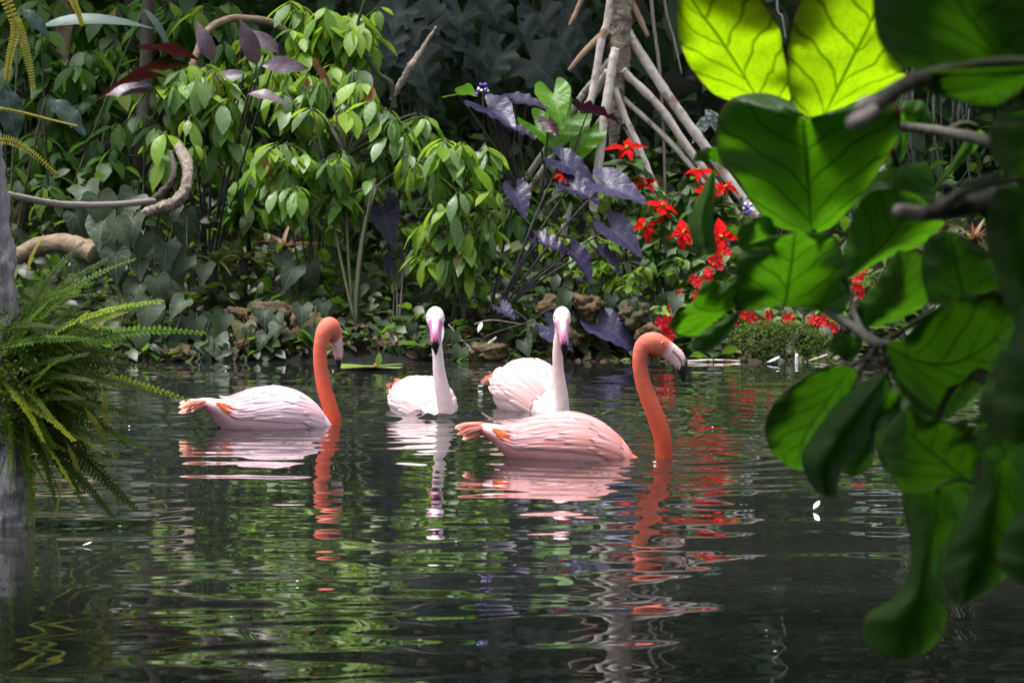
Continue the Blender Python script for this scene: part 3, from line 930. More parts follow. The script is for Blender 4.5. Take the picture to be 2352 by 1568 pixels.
heart_vine("sparse heart-leaved vine between elephant ears and pitted rocks", gpt(1430, 770, 22.3),
           spots(26, 1200, 1560, 660, 820, 22.02, 22.4, .06, .11))

# poinsettias ------------------------------------------------------------
def poinsettia(label, base, heads, nleaf, group="red poinsettias"):
    b = Vector((base[0], base[1], gz(*base) - 0.03))
    root = empty("poinsettia", b, label, "poinsettia", group)
    for (px, py, Y, s, tx, tz) in heads:
        p = at(px, py, Y)
        stem(root, curve3(b + Vector((U(-.05, .05), 0, 0)), b.lerp(p, 0.6) + Vector((0, 0, .08)), p, 6), 0.007, 0.004, 'stem_green', "stem")
        ax = Vector((tx + U(-.15, .15), -0.62, tz + 0.35)).normalized()
        mb = MB()
        for k in range(6):
            q = p + ax * 0.008 + Vector((U(-1, 1), U(-1, 1), U(-1, 1))) * 0.008
            mb.tube([q, q + ax * 0.008], [0.0045, 0.003], 5)
        fl = mb.build("flower", M['yellow'], root)
        WL[fl] = WL[root]
        a1 = ax.orthogonal().normalized()
        a2 = ax.cross(a1)
        n = random.randint(8, 10)
        for i in range(n):
            an = i * 2 * math.pi / n + U(-.25, .25)
            lift = U(-0.7, 0.5)
            d = a1 * math.cos(an) + a2 * math.sin(an) + ax * lift * 0.6
            sc = s * 0.9 * (U(0.75, 1.15) if i % 2 else U(0.4, 0.75))
            put(random.choice(L["bract"]), "bract", fl, p + d.normalized() * 0.008, d, ax, sc)
        for i in range(nleaf):
            an = U(0, 6.28)
            q = p + Vector((0, 0.03, -U(0.03, 0.16)))
            d = Vector((math.cos(an), math.sin(an) * 0.7 - 0.2, U(-0.6, 0.1)))
            put(random.choice(L["pleaf"]), "leaf", root, q, d, Vector((0, -0.5, 1)), s * U(1.0, 1.5))
    return root

poinsettia("poinsettia with red bracts in front of the prop roots", gpt(1450, 700, 23.2),
           [(1440, 342, 23.0, .125, .1, .5), (1305, 398, 23.1, .10, .0, .8), (1478, 420, 23.0, .085, .2, .5)], 11)
poinsettia("poinsettia with drooping red bracts behind the purple elephant ear leaves", gpt(1520, 720, 22.8),
           [(1522, 474, 22.6, .115, .1, .5), (1482, 520, 22.6, .10, -.2, .3), (1570, 535, 22.5, .13, -.2, .4)], 12)
poinsettia("poinsettia with large red bracts partly hidden by the pale hanging fig leaf", gpt(1650, 720, 22.9),
           [(1605, 392, 23.0, .10, -.2, .6), (1655, 545, 22.5, .15, .2, .3), (1625, 440, 22.9, .11, .2, .4), (1665, 430, 22.9, .10, .3, .4)], 12)

# impatiens ----------------------------------------------------------------
def impatiens_mesh(i):
    mb = MB()
    for k in range(5):
        a = k * 2 * math.pi / 5 + U(-.1, .1)
        vs_ = [(0, 0, 0)]
        for q in range(-3, 4):
            rr = 0.5 * (1.0 if abs(q) < 3 else 0.55) * (0.93 if q == 0 else 1)
            th = a + q * 0.2
            vs_.append((rr * math.cos(th), rr * math.sin(th), 0.06 + 0.05 * math.cos(q * 1.2 + i)))
        mb.add(vs_, [(0, j, j + 1) for j in range(1, 7)], [(0.5, 0)] + [(j / 6, 1) for j in range(7)])
    return mb.mesh("impatiens_flower", M['impatiens'])
IMP = [impatiens_mesh(i) for i in range(3)]

def impatiens(label, base, fl, region, nleaf, group="red impatiens on the bank", size=0.048):
    b = Vector((base[0], base[1], gz(*base) - 0.02))
    root = empty("impatiens", b, label, "impatiens", group)
    x0, x1, y0, y1, Y0, Y1 = region
    for i in range(nleaf):
        p = at(U(x0, x1), U(y0, y1), U(Y0, Y1))
        if i % 6 == 0:
            stem(root, curve3(b, b.lerp(p, 0.5) + Vector((0, 0, .03)), p, 4), 0.004, 0.0025, 'stem_green', "stem", 4)
        an = U(0, 6.28)
        put(random.choice(L["small"]), "leaf", root, p, (math.cos(an), math.sin(an) - .3, U(-.8, .1)), (U(-.3, .3), -.5, 1), U(0.05, 0.085))
    for px, py in fl:
        p = at(px, py, Y0 - 0.02)
        put(random.choice(IMP), "flower", root, p, (U(-.4, .4) + 1, U(-.2, .2), U(-.4, .4)), (U(-.3, .3), -1, U(0, .7)), size * U(0.9, 1.4))
    return root

def jig(pts, n, dx, dy):
    return [(x + U(-dx, dx), y + U(-dy, dy)) for x, y in pts for _ in range(n)]
impatiens("red impatiens sprawling down the bank left of the fig leaves", gpt(1600, 780, 22.5),
          jig([(1655, 600), (1640, 620), (1600, 650), (1615, 640), (1570, 685), (1590, 680), (1555, 700), (1660, 580)], 2, 14, 9) + jig([(1610, 645), (1650, 600)], 2, 20, 12),
          (1530, 1690, 580, 740, 22.3, 22.7), 90)
impatiens("red impatiens right at the water's edge behind the nearest flamingo's head", gpt(1540, 800, 22.2),
          jig([(1525, 745), (1535, 765), (1522, 775), (1540, 735)], 2, 10, 12), (1500, 1640, 700, 800, 22.12, 22.3), 60, size=0.06)
impatiens("red impatiens blooming over the mossy mound", gpt(1760, 760, 22.4),
          jig([(1735, 735), (1755, 728), (1880, 742), (1895, 738), (1905, 755), (1715, 728), (1745, 765), (1860, 735), (1690, 740), (1800, 730)], 2, 14, 8),
          (1690, 1930, 710, 775, 22.3, 22.6), 80)
impatiens("red impatiens glimpsed in a gap between the fig leaves", gpt(1990, 700, 22.8),
          jig([(1965, 640), (1985, 622), (1970, 670), (2015, 755), (1960, 660)], 2, 14, 10), (1930, 2120, 560, 790, 22.5, 23.2), 90)

# bromeliads ------------------------------------------------------------------
def bromeliad(label, px, py, Y, size, n, key="brom", group="bromeliads"):
    p = at(px, py, Y)
    p.z = max(p.z, gz(p.x, p.y))
    root = empty("bromeliad", p, label, "bromeliad", group)
    mb = MB()
    mb.tube([Vector((p.x, p.y, gz(p.x, p.y) - .03)), p + Vector((0, 0, 0.01))], [0.018, 0.025], 7)
    mb.build("stalk", M['stem_dark'], root)
    for i in range(n):
        az = i * 2.399
        e = U(0.15, 1.2)
        d = Vector((math.cos(az) * math.cos(e), math.sin(az) * math.cos(e), math.sin(e)))
        put(random.choice(L[key]), "leaf", root, p, d, Vector((-d.x, -d.y, 1.2)), size * U(0.7, 1.1))
    return root
bromeliad("pale olive bromeliad rosette in the middle of the shaded undergrowth", 560, 600, 22.9, 0.22, 22)
bromeliad("bromeliad with arching straw-coloured leaves beside the heart-leaved vine", 490, 610, 22.8, 0.20, 20)
bromeliad("pinkish bromeliad low behind the three thin dark stems", 650, 570, 23.2, 0.20, 18, "bromred")
bromeliad("orange and pink bromeliad seen through the gap under the fig branch", 2235, 560, 23.4, 0.24, 24, "bromred")
bromeliad("second orange and pink bromeliad deeper in the gap under the fig branch", 2285, 590, 23.8, 0.24, 20, "bromred")

# violet flower heads
def violet(label, px, py, Y):
    p = at(px, py, Y)
    b = Vector((p.x, p.y, gz(p.x, p.y)))
    root = empty("violet_flower", b, label, "flower", "violet flower heads")
    stem(root, [b, b.lerp(p, 0.5) + Vector((0.02, 0, 0)), p], 0.005, 0.003, 'stem_purple', "stem", 5)
    for i in range(14):
        q = p + Vector((U(-1, 1), U(-1, 0.2), U(-1, 1))) * 0.03
        mb = MB()
        mb.tube([q, q + Vector((U(-.5, .5), -1, U(0, 1))).normalized() * 0.016], [0.003, 0.009], 6)
        mb.build("floret", M['violet' if i % 3 else 'white'], root)
violet("small violet flower head above the broad purple leaf", 1108, 205, 23.3)
violet("small violet flower head at the foot of the prop roots", 1718, 480, 22.9)

# ------------------------------------------------------------------ prop-rooted palm
PY = 24.0
base = at(1415, 420, PY)
palm = empty("prop_rooted_palm", (base.x, base.y, gz(base.x, base.y)), "tall trunk standing on pale slanting prop roots", "palm")
mb = MB()
tp = [(1424, -600), (1424, -200), (1426, 0), (1427, 60), (1424, 120), (1420, 180), (1415, 240), (1411, 300), (1408, 340)]
tr_ = [30, 28, 26, 24, 24, 20, 16, 13, 9]
c = crom([(*at(x, y, PY), r * mpp(PY)) for (x, y), r in zip(tp, tr_)], 6)
mb.tube([Vector(p[:3]) for p in c], [p[3] for p in c], 20, 0.06, lump=0.35, lfreq=26.0)
mb.build("trunk", M['palmtrunk'], palm)
def proot(pts, w, mat='root', dY=0.0, dY1=-0.02, ground=True):
    n = len(pts)
    P3 = [at(x, y, PY + dY + (dY1 - dY) * i / (n - 1)) for i, (x, y) in enumerate(pts)]
    if ground:
        e = P3[-1] - P3[-2]
        q = P3[-1].copy()
        g_ = 0
        while q.z > gz(q.x, q.y) - 0.05 and g_ < 60:
            q = q + e.normalized() * 0.05
            g_ += 1
        P3.append(q)
    ww = [w * mpp(PY) / 2] * len(P3)
    if not ground:
        ww[-1] *= 0.55
    cc = crom([(*p, r) for p, r in zip(P3, ww)], 5)
    mb = MB()
    mb.tube([Vector(p[:3]) for p in cc], [p[3] * (1 + 0.05 * math.sin(i * 1.9)) for i, p in enumerate(cc)], 12, 0.02, lump=0.14, lfreq=20.0)
    mb.build("prop_root", M[mat], palm)
proot([(1404, -30), (1395, 50), (1381, 95), (1366, 188), (1351, 260)], 18, dY=-0.12, dY1=-0.14)
proot([(1440, 70), (1460, 105), (1521, 200), (1576, 278), (1616, 333), (1680, 420)], 23)
proot([(1430, 160), (1450, 182), (1514, 245), (1586, 348), (1640, 420)], 19, dY=-0.05)
proot([(1425, 220), (1444, 238), (1521, 308), (1576, 368), (1610, 410)], 13)
proot([(1414, 112), (1408, 140), (1399, 200), (1391, 250), (1379, 345)], 21, dY=-0.15, dY1=-0.2)
proot([(1412, 205), (1418, 222), (1441, 283), (1468, 340), (1500, 420)], 16, dY=-0.12, dY1=-0.16)
proot([(1400, 75), (1378, 85), (1340, 122), (1306, 163)], 15, 'rootbrown', ground=False)
proot([(1440, -40), (1449, 0), (1470, 45), (1489, 85)], 15, 'rootbrown', ground=False)
proot([(1370, -60), (1336, 0), (1320, 35), (1307, 60)], 11, 'rootbrown', ground=False)
proot([(1400, 140), (1370, 180), (1345, 208), (1320, 245)], 15, dY1=0.3)
proot([(1395, 165), (1365, 215), (1335, 260)], 17, dY=-0.1, dY1=0.1)
proot([(1404, 240), (1371, 290), (1345, 325), (1326, 358)], 15, dY1=0.3)
proot([(1420, 260), (1455, 330), (1480, 420)], 12)

def hanging(name, label, cat, pts, r, mat, Y, group=None):
    P3 = [at(x, y, Y) for x, y in pts]
    b = P3[-1]
    root = empty(name, b, label, cat, group)
    c = crom([tuple(p) for p in P3], 5)
    mb = MB()
    n = len(c)
    mb.tube([Vector(p) for p in c], [r * (1 - 0.35 * i / n) for i in range(n)], 7, 0.05)
    mb.build("strand", M[mat], root)
    return root
hanging("hanging_root", "long grey aerial root hanging straight down right of the prop-rooted trunk", "aerial root",
        [(1488, -250), (1496, 0), (1514, 150), (1524, 300), (1527, 420), (1528, 520)], 0.012, 'twig', 24.0)
hanging("hanging_root", "short tapering aerial root ending free beside the glowing fig leaf", "aerial root",
        [(1500, -250), (1526, 0), (1548, 90), (1566, 170)], 0.009, 'twig', 24.0)
hanging("hanging_root", "thin grey aerial root seen between the two glowing fig leaves", "aerial root",
        [(1800, -250), (1785, 0), (1797, 40), (1805, 90)], 0.009, 'twig', 24.0)

# hanging moss strands behind the fig
mr = empty("hanging_moss", at(2150, 420, 24.4), "wispy grey moss strands hanging in the dark gap behind the fig", "moss")
for i in range(30):
    x = U(2070, 2255)
    y0 = U(200, 350)
    ln = U(30, 190)
    mb = MB()
    Y = U(24.1, 24.7)
    mb.tube([at(x, y0 - 90, Y), at(x + U(-12, 12), y0, Y), at(x + U(-25, 25), y0 + ln * .6, Y), at(x + U(-45, 45), y0 + ln, Y)],
            [0.004, 0.005, 0.004, 0.002], 4)
    mb.build("strand", M['hangmoss'], mr)

# ------------------------------------------------------------------ wood on the left
def wood(name, label, cat, pts, mat, n=12, jit=0.04, sub=8, lump=0.12, lfreq=18.0):
    P3 = [at(x, y, Y) for x, y, Y, r in pts]
    rr = [r * mpp(p[2]) for p, r in zip(pts, [q[3] for q in pts])]
    c = crom([(*p, r) for p, r in zip(P3, rr)], sub)
    low = min(P3, key=lambda p: p.z)
    root = empty(name, low, label, cat)
    mb = MB()
    mb.tube([Vector(p[:3]) for p in c], [p[3] for p in c], n, jit, lump=lump, lfreq=lfreq)
    mb.build("wood", M[mat], root)
    return root
TY = wat(20, 1205).y
wood("pale_tree_trunk", "pale grey trunk rising out of the pond, bushy fern growing on it", "trunk",
     [(-90, -200, TY, 40), (-60, 100, TY, 40), (-35, 340, TY, 40), (-8, 600, TY, 42), (8, 800, TY, 44), (18, 1000, TY, 46), (24, 1150, TY, 48), (26, 1260, TY, 50)],
     'greytrunk', 28, 0.03, 16, 0.30, 24.0)
wood("woody_vine", "thin grey-brown woody vine sagging across to the gnarled stump", "vine",
     [(-60, 425, TY - .15, 9), (0, 443, 13.2, 8.5), (70, 458, 14.4, 8), (150, 470, 16, 8), (260, 470, 19, 7.5), (352, 462, 22.2, 8)], 'twig', 10, 0.06)
wood("gnarled_stump", "gnarled pale broken branch hooked where the woody vine ends", "branch",
     [(330, 490, 22.3, 10), (362, 480, 22.25, 13), (398, 468, 22.2, 14), (424, 440, 22.2, 13), (432, 400, 22.25, 12), (428, 372, 22.35, 14), (415, 345, 22.5, 12), (400, 320, 22.8, 8)],
     'gnarl', 20, 0.10, 14, 0.30, 55.0)
wood("root_tangle", "dark tangle of thin roots inside the crook of the gnarled branch", "roots",
     [(345, 465, 22.3, 7), (375, 440, 22.3, 9), (395, 415, 22.3, 8), (400, 385, 22.35, 7), (392, 350, 22.5, 5)], 'stem_dark', 12, 0.12, 10, 0.4, 50.0)
wood("fallen_log", "short brown sawn log lying on the bank among heart-shaped leaves", "log",
     [(40, 590, 22.75, 20), (90, 565, 22.7, 21), (150, 558, 22.6, 22), (190, 570, 22.5, 23), (222, 585, 22.42, 24)], 'log', 16, 0.05)
wood("curved_branch", "smooth beige branch curving through the upper leaves", "branch",
     [(440, 160, 23.6, 8), (470, 80, 23.7, 9), (510, 50, 23.8, 9), (560, 43, 23.8, 9), (640, 60, 23.9, 9), (700, 130, 24.0, 8)], 'log', 10, 0.03)
wood("lichened_branch", "thin bent dark branch rising out of the light green shrub", "branch",
     [(905, 250, 23.3, 8), (898, 195, 23.3, 8), (868, 168, 23.3, 6), (832, 112, 23.3, 5), (822, 60, 23.3, 4), (838, 0, 23.3, 3)], 'stem_green', 10, 0.08)
wood("lichened_branch", "knobbly bare grey branch reaching into the dark beside the shrubs", "branch",
     [(898, 230, 23.3, 6), (925, 185, 23.3, 8), (945, 150, 23.3, 9), (965, 120, 23.35, 6), (1002, 62, 23.4, 3)], 'gnarl', 10, 0.1, 8, 0.4, 40.0)
wood("dark_tree_trunk", "slender dark trunk standing behind the gnarled stump", "trunk",
     [(318, 600, 24.0, 18), (320, 420, 24.0, 17), (325, 300, 24.0, 16), (335, 150, 24.1, 15), (350, -200, 24.2, 14)], 'stem_dark', 12, 0.06)
wood("dark_tree_trunk", "leaning brown trunk behind the pale trunk and the vine", "trunk",
     [(20, 620, 24.6, 26), (40, 480, 24.6, 25), (80, 370, 24.6, 24), (130, 200, 24.7, 22), (170, -200, 24.8, 20)], 'log', 12, 0.06)

# ------------------------------------------------------------------ fern on the pale trunk
def frond_mesh(i):
    mb = MB()
    n = 36
    droop = U(0.2, 0.75)
    bend = U(-0.12, 0.12)
    pts = []
    for k in range(n + 1):
        t = k / n
        pts.append(Vector((t * (1 - 0.12 * t * droop), bend * t * t, 0.10 * t - droop * t * t)))
    mb.tube(pts, [0.006 * (1 - 0.8 * k / n) + 0.001 for k in range(n + 1)], 3)
    for k in range(3, n):
        t = k / n
        ln = U(0.75, 1.2) * 0.056 * min(1, (t - 0.02) * 4) * (1 - 0.75 * max(0, t - 0.45) / 0.55) + 0.008
        tg = (pts[k + 1] - pts[k - 1]).normalized()
        side = Vector((0, 1, 0))
        for s in (-1, 1):
            sl = U(-0.25, 0.15)
            d = (side * s + tg * 0.25 + Vector((0, 0, sl))).normalized()
            w = tg * 0.0185
            p = pts[k] + tg * (0.009 * s)
            a = ln * U(0.85, 1.1)
            mb.add([p - w * .5, p + w * .5, p + d * a * .6 + w * .75, p + d * a * .6 - w * .6, p + d * a + w * .2],
                   [(0, 1, 2, 3), (3, 2, 4)])
    return mb.mesh("frond", M['fern'])
FR = [frond_mesh(i) for i in range(9)]
fc = at(22, 880, TY)
fern = empty("sword_fern", fc, "bushy green sword fern growing on the pale trunk, fronds arching over the pond", "fern")
def frond(px, py, Y, ang, ln, toward=0.0, yellow=False):
    p = at(px, py, Y)
    a = R(ang)
    d = Vector((math.cos(a), -toward, math.sin(a)))
    d = d + Vector((0, 0, U(-.12, .12)))
    o = put(random.choice(FR), "frond", fern, p, d, Vector((-math.sin(a) * 0.8 + U(-.8, .8), -U(0.2, 1.6), max(0.2, math.cos(a)))), ln)
    if yellow:
        o.material_slots[0].link = 'OBJECT'
        o.material_slots[0].material = M['catkin']
for i in range(200):
    ang = random.triangular(-75, 60, 0)
    frond(U(-30, 60), U(720, 1000), TY + U(-.10, .10), ang, U(0.16, 0.36), U(-.3, .9))
for i in range(45):
    frond(U(-10, 80), U(760, 960), TY + U(-.14, .05), U(20, 85), U(0.10, 0.20), U(-.3, .8))
for a in [(60, 800, 28, .52), (70, 830, 14, .56), (60, 860, 5, .50), (80, 880, 2, .46), (80, 850, -6, .46), (60, 910, -12, .42), (70, 940, -22, .42),
          (60, 950, -35, .46), (50, 960, -45, .48), (60, 980, -50, .36), (80, 960, -62, .34), (40, 980, -66, .36), (30, 990, -75, .32), (60, 780, 48, .42), (50, 760, 62, .36),
          (90, 800, 22, .42), (60, 1000, -40, .40)]:
    frond(a[0], a[1], TY - .08, a[2] + 6, a[3] * 0.92, U(0.0, .35))

for a in [(190, 730, 20, .16), (200, 760, 35, .14), (230, 880, -70, .20), (190, 930, -55, .18), (150, 1010, -60, .16), (130, 1080, -75, .14), (60, 640, 80, .14)]:
    frond(a[0], a[1], TY - .12, a[2], a[3], 0.2, True)
def fern_core(n):
    u = rng.normal(0, 1, (n, 3))
    u /= np.linalg.norm(u, axis=1, keepdims=True)
    c_ = at(45, 870, TY - 0.02)
    return np.array(c_) + u * (rng.random((n, 1)) ** 0.5) * np.array([0.24, 0.17, 0.25])
M['fernbit'] = leafmat("fern_leaflet", [(0.0, (0.020, 0.026, 0.008)), (0.5, (0.045, 0.065, 0.014)), (0.85, (0.09, 0.14, 0.03)), (1.0, (0.16, 0.13, 0.09))],
                       (0.2, 0.36, 0.03), 0.3, 0.6, None, 0.0, 3, island=True, spec=0.25)
o = leaf_cloud("leaflets", 7000, fern_core, 0.008, 0.020, M['fernbit'], 0.26, 0.9)
o.parent = fern
o.location = -WL[fern]
tag(o, kind="stuff")

# hanging yellow fronds top left
def yellow_frond(label, pts, w):
    P3 = [at(x, y, Y) for x, y, Y in pts]
    root = empty("yellow_frond", P3[0], label, "fern frond", "yellow fern fronds")
    c = [Vector(p) for p in crom([tuple(p) for p in P3], 10)]
    mb = MB()
    mb.tube(c, 0.0025, 4)
    mb.build("rachis", M['catkin'], root)
    for k in range(1, len(c) - 1):
        tg = (c[k + 1] - c[k - 1]).normalized()
        side = Vector((tg.z, 0, -tg.x)).normalized()
        ww = w * (1 - 0.6 * k / len(c))
        for s in (-1, 1):
            mb = MB()
            d = (side * s + Vector((0, -0.25 + U(-.2, .2), 0))).normalized()
            q = tg * ((c[1] - c[0]).length * 0.62)
            mb.add([c[k] - q, c[k] + q, c[k] + d * ww + q * .8, c[k] + d * ww * 1.1, c[k] + d * ww - q * .8], [(0, 1, 2, 3, 4)])
            mb.build("leaflet", M['catkin'], root)
k13 = TY - 0.1
yellow_frond("straight yellow fern frond hanging down before dark green leaves", [(5, -20, k13), (35, 60, k13), (22, 130, k13), (15, 185, k13)], 0.018)
yellow_frond("curving yellow fern frond hanging beside the straight one", [(35, 45, k13), (52, 90, k13), (68, 150, k13), (76, 208, k13)], 0.018)
yellow_frond("short yellow fern frond tip hanging into the dark green leaves", [(150, -60, k13), (168, 0, k13), (180, 30, k13), (190, 60, k13)], 0.014)
yellow_frond("yellow fern frond arching out over the woody vine", [(-20, 318, k13), (30, 325, k13), (80, 355, k13), (130, 400, k13)], 0.016)
yellow_frond("thin green-yellow fern frond slanting past the big blue-green leaf", [(-20, 245, k13), (50, 258, k13), (120, 276, k13), (178, 290, k13)], 0.006)

# ------------------------------------------------------------------ rocks
def rock(label, px, py, Y, r, sq=(1, 1, 0.8)):
    import bmesh
    p = at(px, py, Y)
    bm = bmesh.new()
    bmesh.ops.create_icosphere(bm, subdivisions=4, radius=1.0)
    off = Vector((U(0, 50), U(0, 50), U(0, 50)))
    rm = 0.95 * r * mpp(Y)
    for v in bm.verts:
        k = 1 + 0.45 * noise.noise(v.co * 1.2 + off) + 0.28 * noise.noise(v.co * 2.8 + off) - 0.16 * abs(noise.noise(v.co * 6 + off)) - 0.10 * abs(noise.noise(v.co * 13 + off))
        v.co = Vector((v.co.x * sq[0], v.co.y * sq[1], v.co.z * sq[2])) * k * rm
    me = bpy.data.meshes.new("rock")
    bm.to_mesh(me)
    bm.free()
    me.materials.append(M['rock'])
    me.polygons.foreach_set("use_smooth", [True] * len(me.polygons))
    o = bpy.data.objects.new("rock", me)
    COL.objects.link(o)
    zlow = gz(p.x, p.y) + rm * 0.25
    o.location = (p.x, p.y, p.z - 0.2 * rm)
    o.rotation_euler = (0, 0, U(0, 6))
    tag(o, label, "rock", "pitted tan rocks along the waterline")
    return o
rock("rounded olive-brown stone beside the heart-leaved vine", 545, 722, 22.20, 32, (1.1, 1, 0.85))
rock("broad tan rock behind the side-on flamingo with the lowered bill", 630, 722, 22.23, 52, (1.1, 1, .9))
rock("tan rock stacked beside the broad one, next to the thick green stem", 700, 735, 22.20, 42)
rock("small ochre rock at the waterline under the heart leaves", 650, 775, 22.11, 32)
rock("little orange stone at the waterline between heart leaves", 555, 788, 22.07, 20)
rock("brown rock at the waterline by the lily pad", 895, 788, 22.11, 36, (1.3, 1, .8))
rock("tan pitted rock above the head of the facing flamingo with the raised back", 1268, 695, 22.23, 40)
rock("large pitted tan rock beneath the elephant ear stalks", 1348, 692, 22.23, 44)
rock("pale tan rock right of the purple elephant ear at the shore", 1455, 715, 22.20, 40)
rock("small tan rock low at the shore before the impatiens", 1490, 760, 22.11, 30)
rock("dark stone under the purple elephant ear", 1300, 775, 22.14, 34)
rock("flat dark stone at the waterline behind the two facing flamingos", 1120, 800, 22.09, 40, (1.6, 1, .6))
rock("flat dark stone at the foot of the heart-leaved vine", 420, 805, 22.09, 40, (1.6, 1, .6))
rock("flat dark stone at the foot of the thick green stem", 770, 800, 22.09, 40, (1.5, 1, .6))

# mossy mound at the shore on the right
mc = at(1780, 800, 22.22)
def moss_pos(n):
    u = rng.normal(0, 1, (n, 3))
    u /= np.linalg.norm(u, axis=1, keepdims=True)
    u[:, 2] = np.abs(u[:, 2])
    P = np.array([mc.x, mc.y, 0.0]) + u * np.array([0.33, 0.16, 0.20]) * (0.85 + 0.2 * rng.random((n, 1)))
    return P
o = leaf_cloud("mossy_mound", 6500, moss_pos, 0.007, 0.019, M['moss'], 0.3)
tag(o, "mossy green mound at the shore under the impatiens", "moss", kind="stuff")

# ------------------------------------------------------------------ shore litter: feathers, twigs, flecks, lily pad
def twig(label, pts, r, mat='twig', name="twig", cat="twig", group="twigs at the waterline"):
    P3 = [at(x, y, Y) for x, y, Y in pts]
    mb = MB()
    c = crom([tuple(p) for p in P3], 4)
    mb.tube([Vector(p) - P3[0] for p in c], [r * (1 - 0.5 * i / len(c)) for i in range(len(c))], 6, 0.1)
    o = mb.build(name, M[mat])
    o.location = P3[0]
    return tag(o, label, cat, group)
twig("thin pale twig arching over the water to the right of a flamingo's neck", [(1100, 818, 22.05), (1060, 780, 22.1), (1030, 745, 22.15)], 0.005)
twig("white twig lying slanted at the waterline between the two facing flamingos", [(1070, 806, 22.05), (1105, 800, 22.06), (1140, 775, 22.1)], 0.009, 'root')
twig("thin bare twig curving over the dark shore to the big purple leaf", [(1090, 745, 22.1), (1130, 735, 22.1), (1200, 745, 22.12)], 0.004)
twig("pale twig lying along the waterline below the mossy mound", [(1580, 830, 22.0), (1640, 827, 22.0), (1700, 829, 22.0)], 0.007, 'root')
twig("thin twig slanting into the water left of the fig leaf", [(1900, 815, 22.1), (1870, 825, 22.05), (1850, 830, 22.0)], 0.006, 'root')
twig("short white stake standing in the water before the moss", [(1830, 845, 21.9), (1830, 812, 21.9)], 0.012, 'white', "stake", "stake", None)

def feather_obj(label, px, py, ln, ang, rise=0.0, Y=None):
    p = wat(px, py) if Y is None else at(px, py, Y)
    mb = MB()
    rows = sym(8, 0.16, 0.55)
    for i, (v, _, w) in enumerate(rows):
        pass
    vs_, fs_ = [], []
    for i, (v, _, w) in enumerate(rows):
        for t in (-1, 0, 1):
            vs_.append((v * ln, w * t * ln, 0.004 + 0.05 * ln * (v - 0.5) ** 2 + 0.02 * ln * abs(t)))
    for i in range(len(rows) - 1):
        for k in range(2):
            fs_.append((i * 3 + k, (i + 1) * 3 + k, (i + 1) * 3 + k + 1, i * 3 + k + 1))
    mb.add(vs_, fs_)
    o = mb.build("feather", M['white'])
    o.location = p
    o.rotation_euler = (0.2, -rise, R(ang))
    tag(o, label, "feather", "white feathers at the water")
feather_obj("white feather floating alone in front of the dark hanging fig leaf", 1868, 1172, 0.05, 60, 0.5)
feather_obj("white feather caught upright among leaves between the facing flamingos", 1008, 800, 0.16, 90, 1.35, 22.05)
feather_obj("small curled white feather on the dark bank beside the big purple leaf", 1098, 765, 0.07, 60, 0.9, 22.1)
feather_obj("white feather at the waterline left of the moss", 1762, 835, 0.08, 20, 0.4)
feather_obj("white feather floating near the trunk's foot", 190, 1255, 0.03, 20, 0.3)

mb = MB()
for i in range(14):
    py = 840 + 720 * random.random() ** 1.3
    px = U(60, 2300)
    p = wat(px, py)
    s = U(0.002, 0.005)
    vs_ = [(p.x + s * math.cos(a) * U(.6, 1.6), p.y + s * math.sin(a) * U(.6, 2), 0.006) for a in [0, 1, 2, 3, 4, 5]] + [(p.x, p.y, 0.006 + s * 0.7)]
    mb.add(vs_, [(k, (k + 1) % 6, 6) for k in range(6)])
o = mb.build("floating_specks", M['white'])
tag(o, "tiny pale specks drifting on the dark water", "specks", kind="stuff")

# lily pad
lp = wat(852, 847)
pad = empty("lily_pad", lp, "flat green lily pad with a small bud floating beyond the flamingos", "lily pad")
mb = MB()
vs_ = [(lp.x, lp.y, 0.012)]
for k in range(27):
    a = 0.35 + k / 26 * (2 * math.pi - 0.5)
    rr = 0.165 * (1 + 0.04 * math.sin(5 * a))
    vs_.append((lp.x + rr * math.cos(a), lp.y + rr * math.sin(a) * 1.1, 0.014 + 0.006 * math.sin(3 * a)))
mb.add(vs_, [(0, k, k + 1) for k in range(1, 27)], [(0.5, 0)] + [(k / 26, 1) for k in range(27)])
M['pad'] = plain("lily_pad_green", (0.14, 0.21, 0.035), 0.4, var=0.4, scale=14)
mb.build("pad", M['pad'], pad)
put(L["small"][0], "curled_leaf", pad, lp + Vector((0.035, -0.02, 0.012)), (0.1, 0, 1), (0, -1, 0), 0.07)
mb = MB()
mb.tube([lp + Vector((0.025, -0.08, 0.01)), lp + Vector((0.025, -0.085, 0.03))], [0.010, 0.006], 6)
mb.build("bud", M['orangefl'], pad)

# dead leaves caught in the shrubs
def dead(label, px, py, Y, s):
    p = at(px, py, Y)
    o = bpy.data.objects.new("dead_leaf", random.choice(L["deadleaf"]))
    COL.objects.link(o)
    o.matrix_basis = frame((U(-.4, .4), -.3, -1), (U(-.5, .5), -1, .2), s, p)
    tag(o, label, "dead leaf", "dead leaves caught in the shrubs")
for px, py, Y, s_, lab in [
        (735, 150, 23.0, .13, "curled brown dead leaf topmost of a withered cluster in the light green shrub"),
        (720, 130, 23.0, .10, "small brown dead leaf beside the topmost one in the withered cluster"),
        (708, 180, 23.0, .12, "brown dead leaf hanging lowest in the withered cluster"),
        (860, 200, 22.8, .15, "large reddish brown dead leaf under the thin bent dark branch"),
        (850, 235, 22.8, .12, "brown dead leaf hanging just below the large reddish one"),
        (835, 225, 22.8, .10, "small brown dead leaf left of the large reddish one"),
        (610, 360, 22.4, .12, "brown dead leaf caught in the low pale green shrub")]:
    dead(lab, px, py, Y, s_)

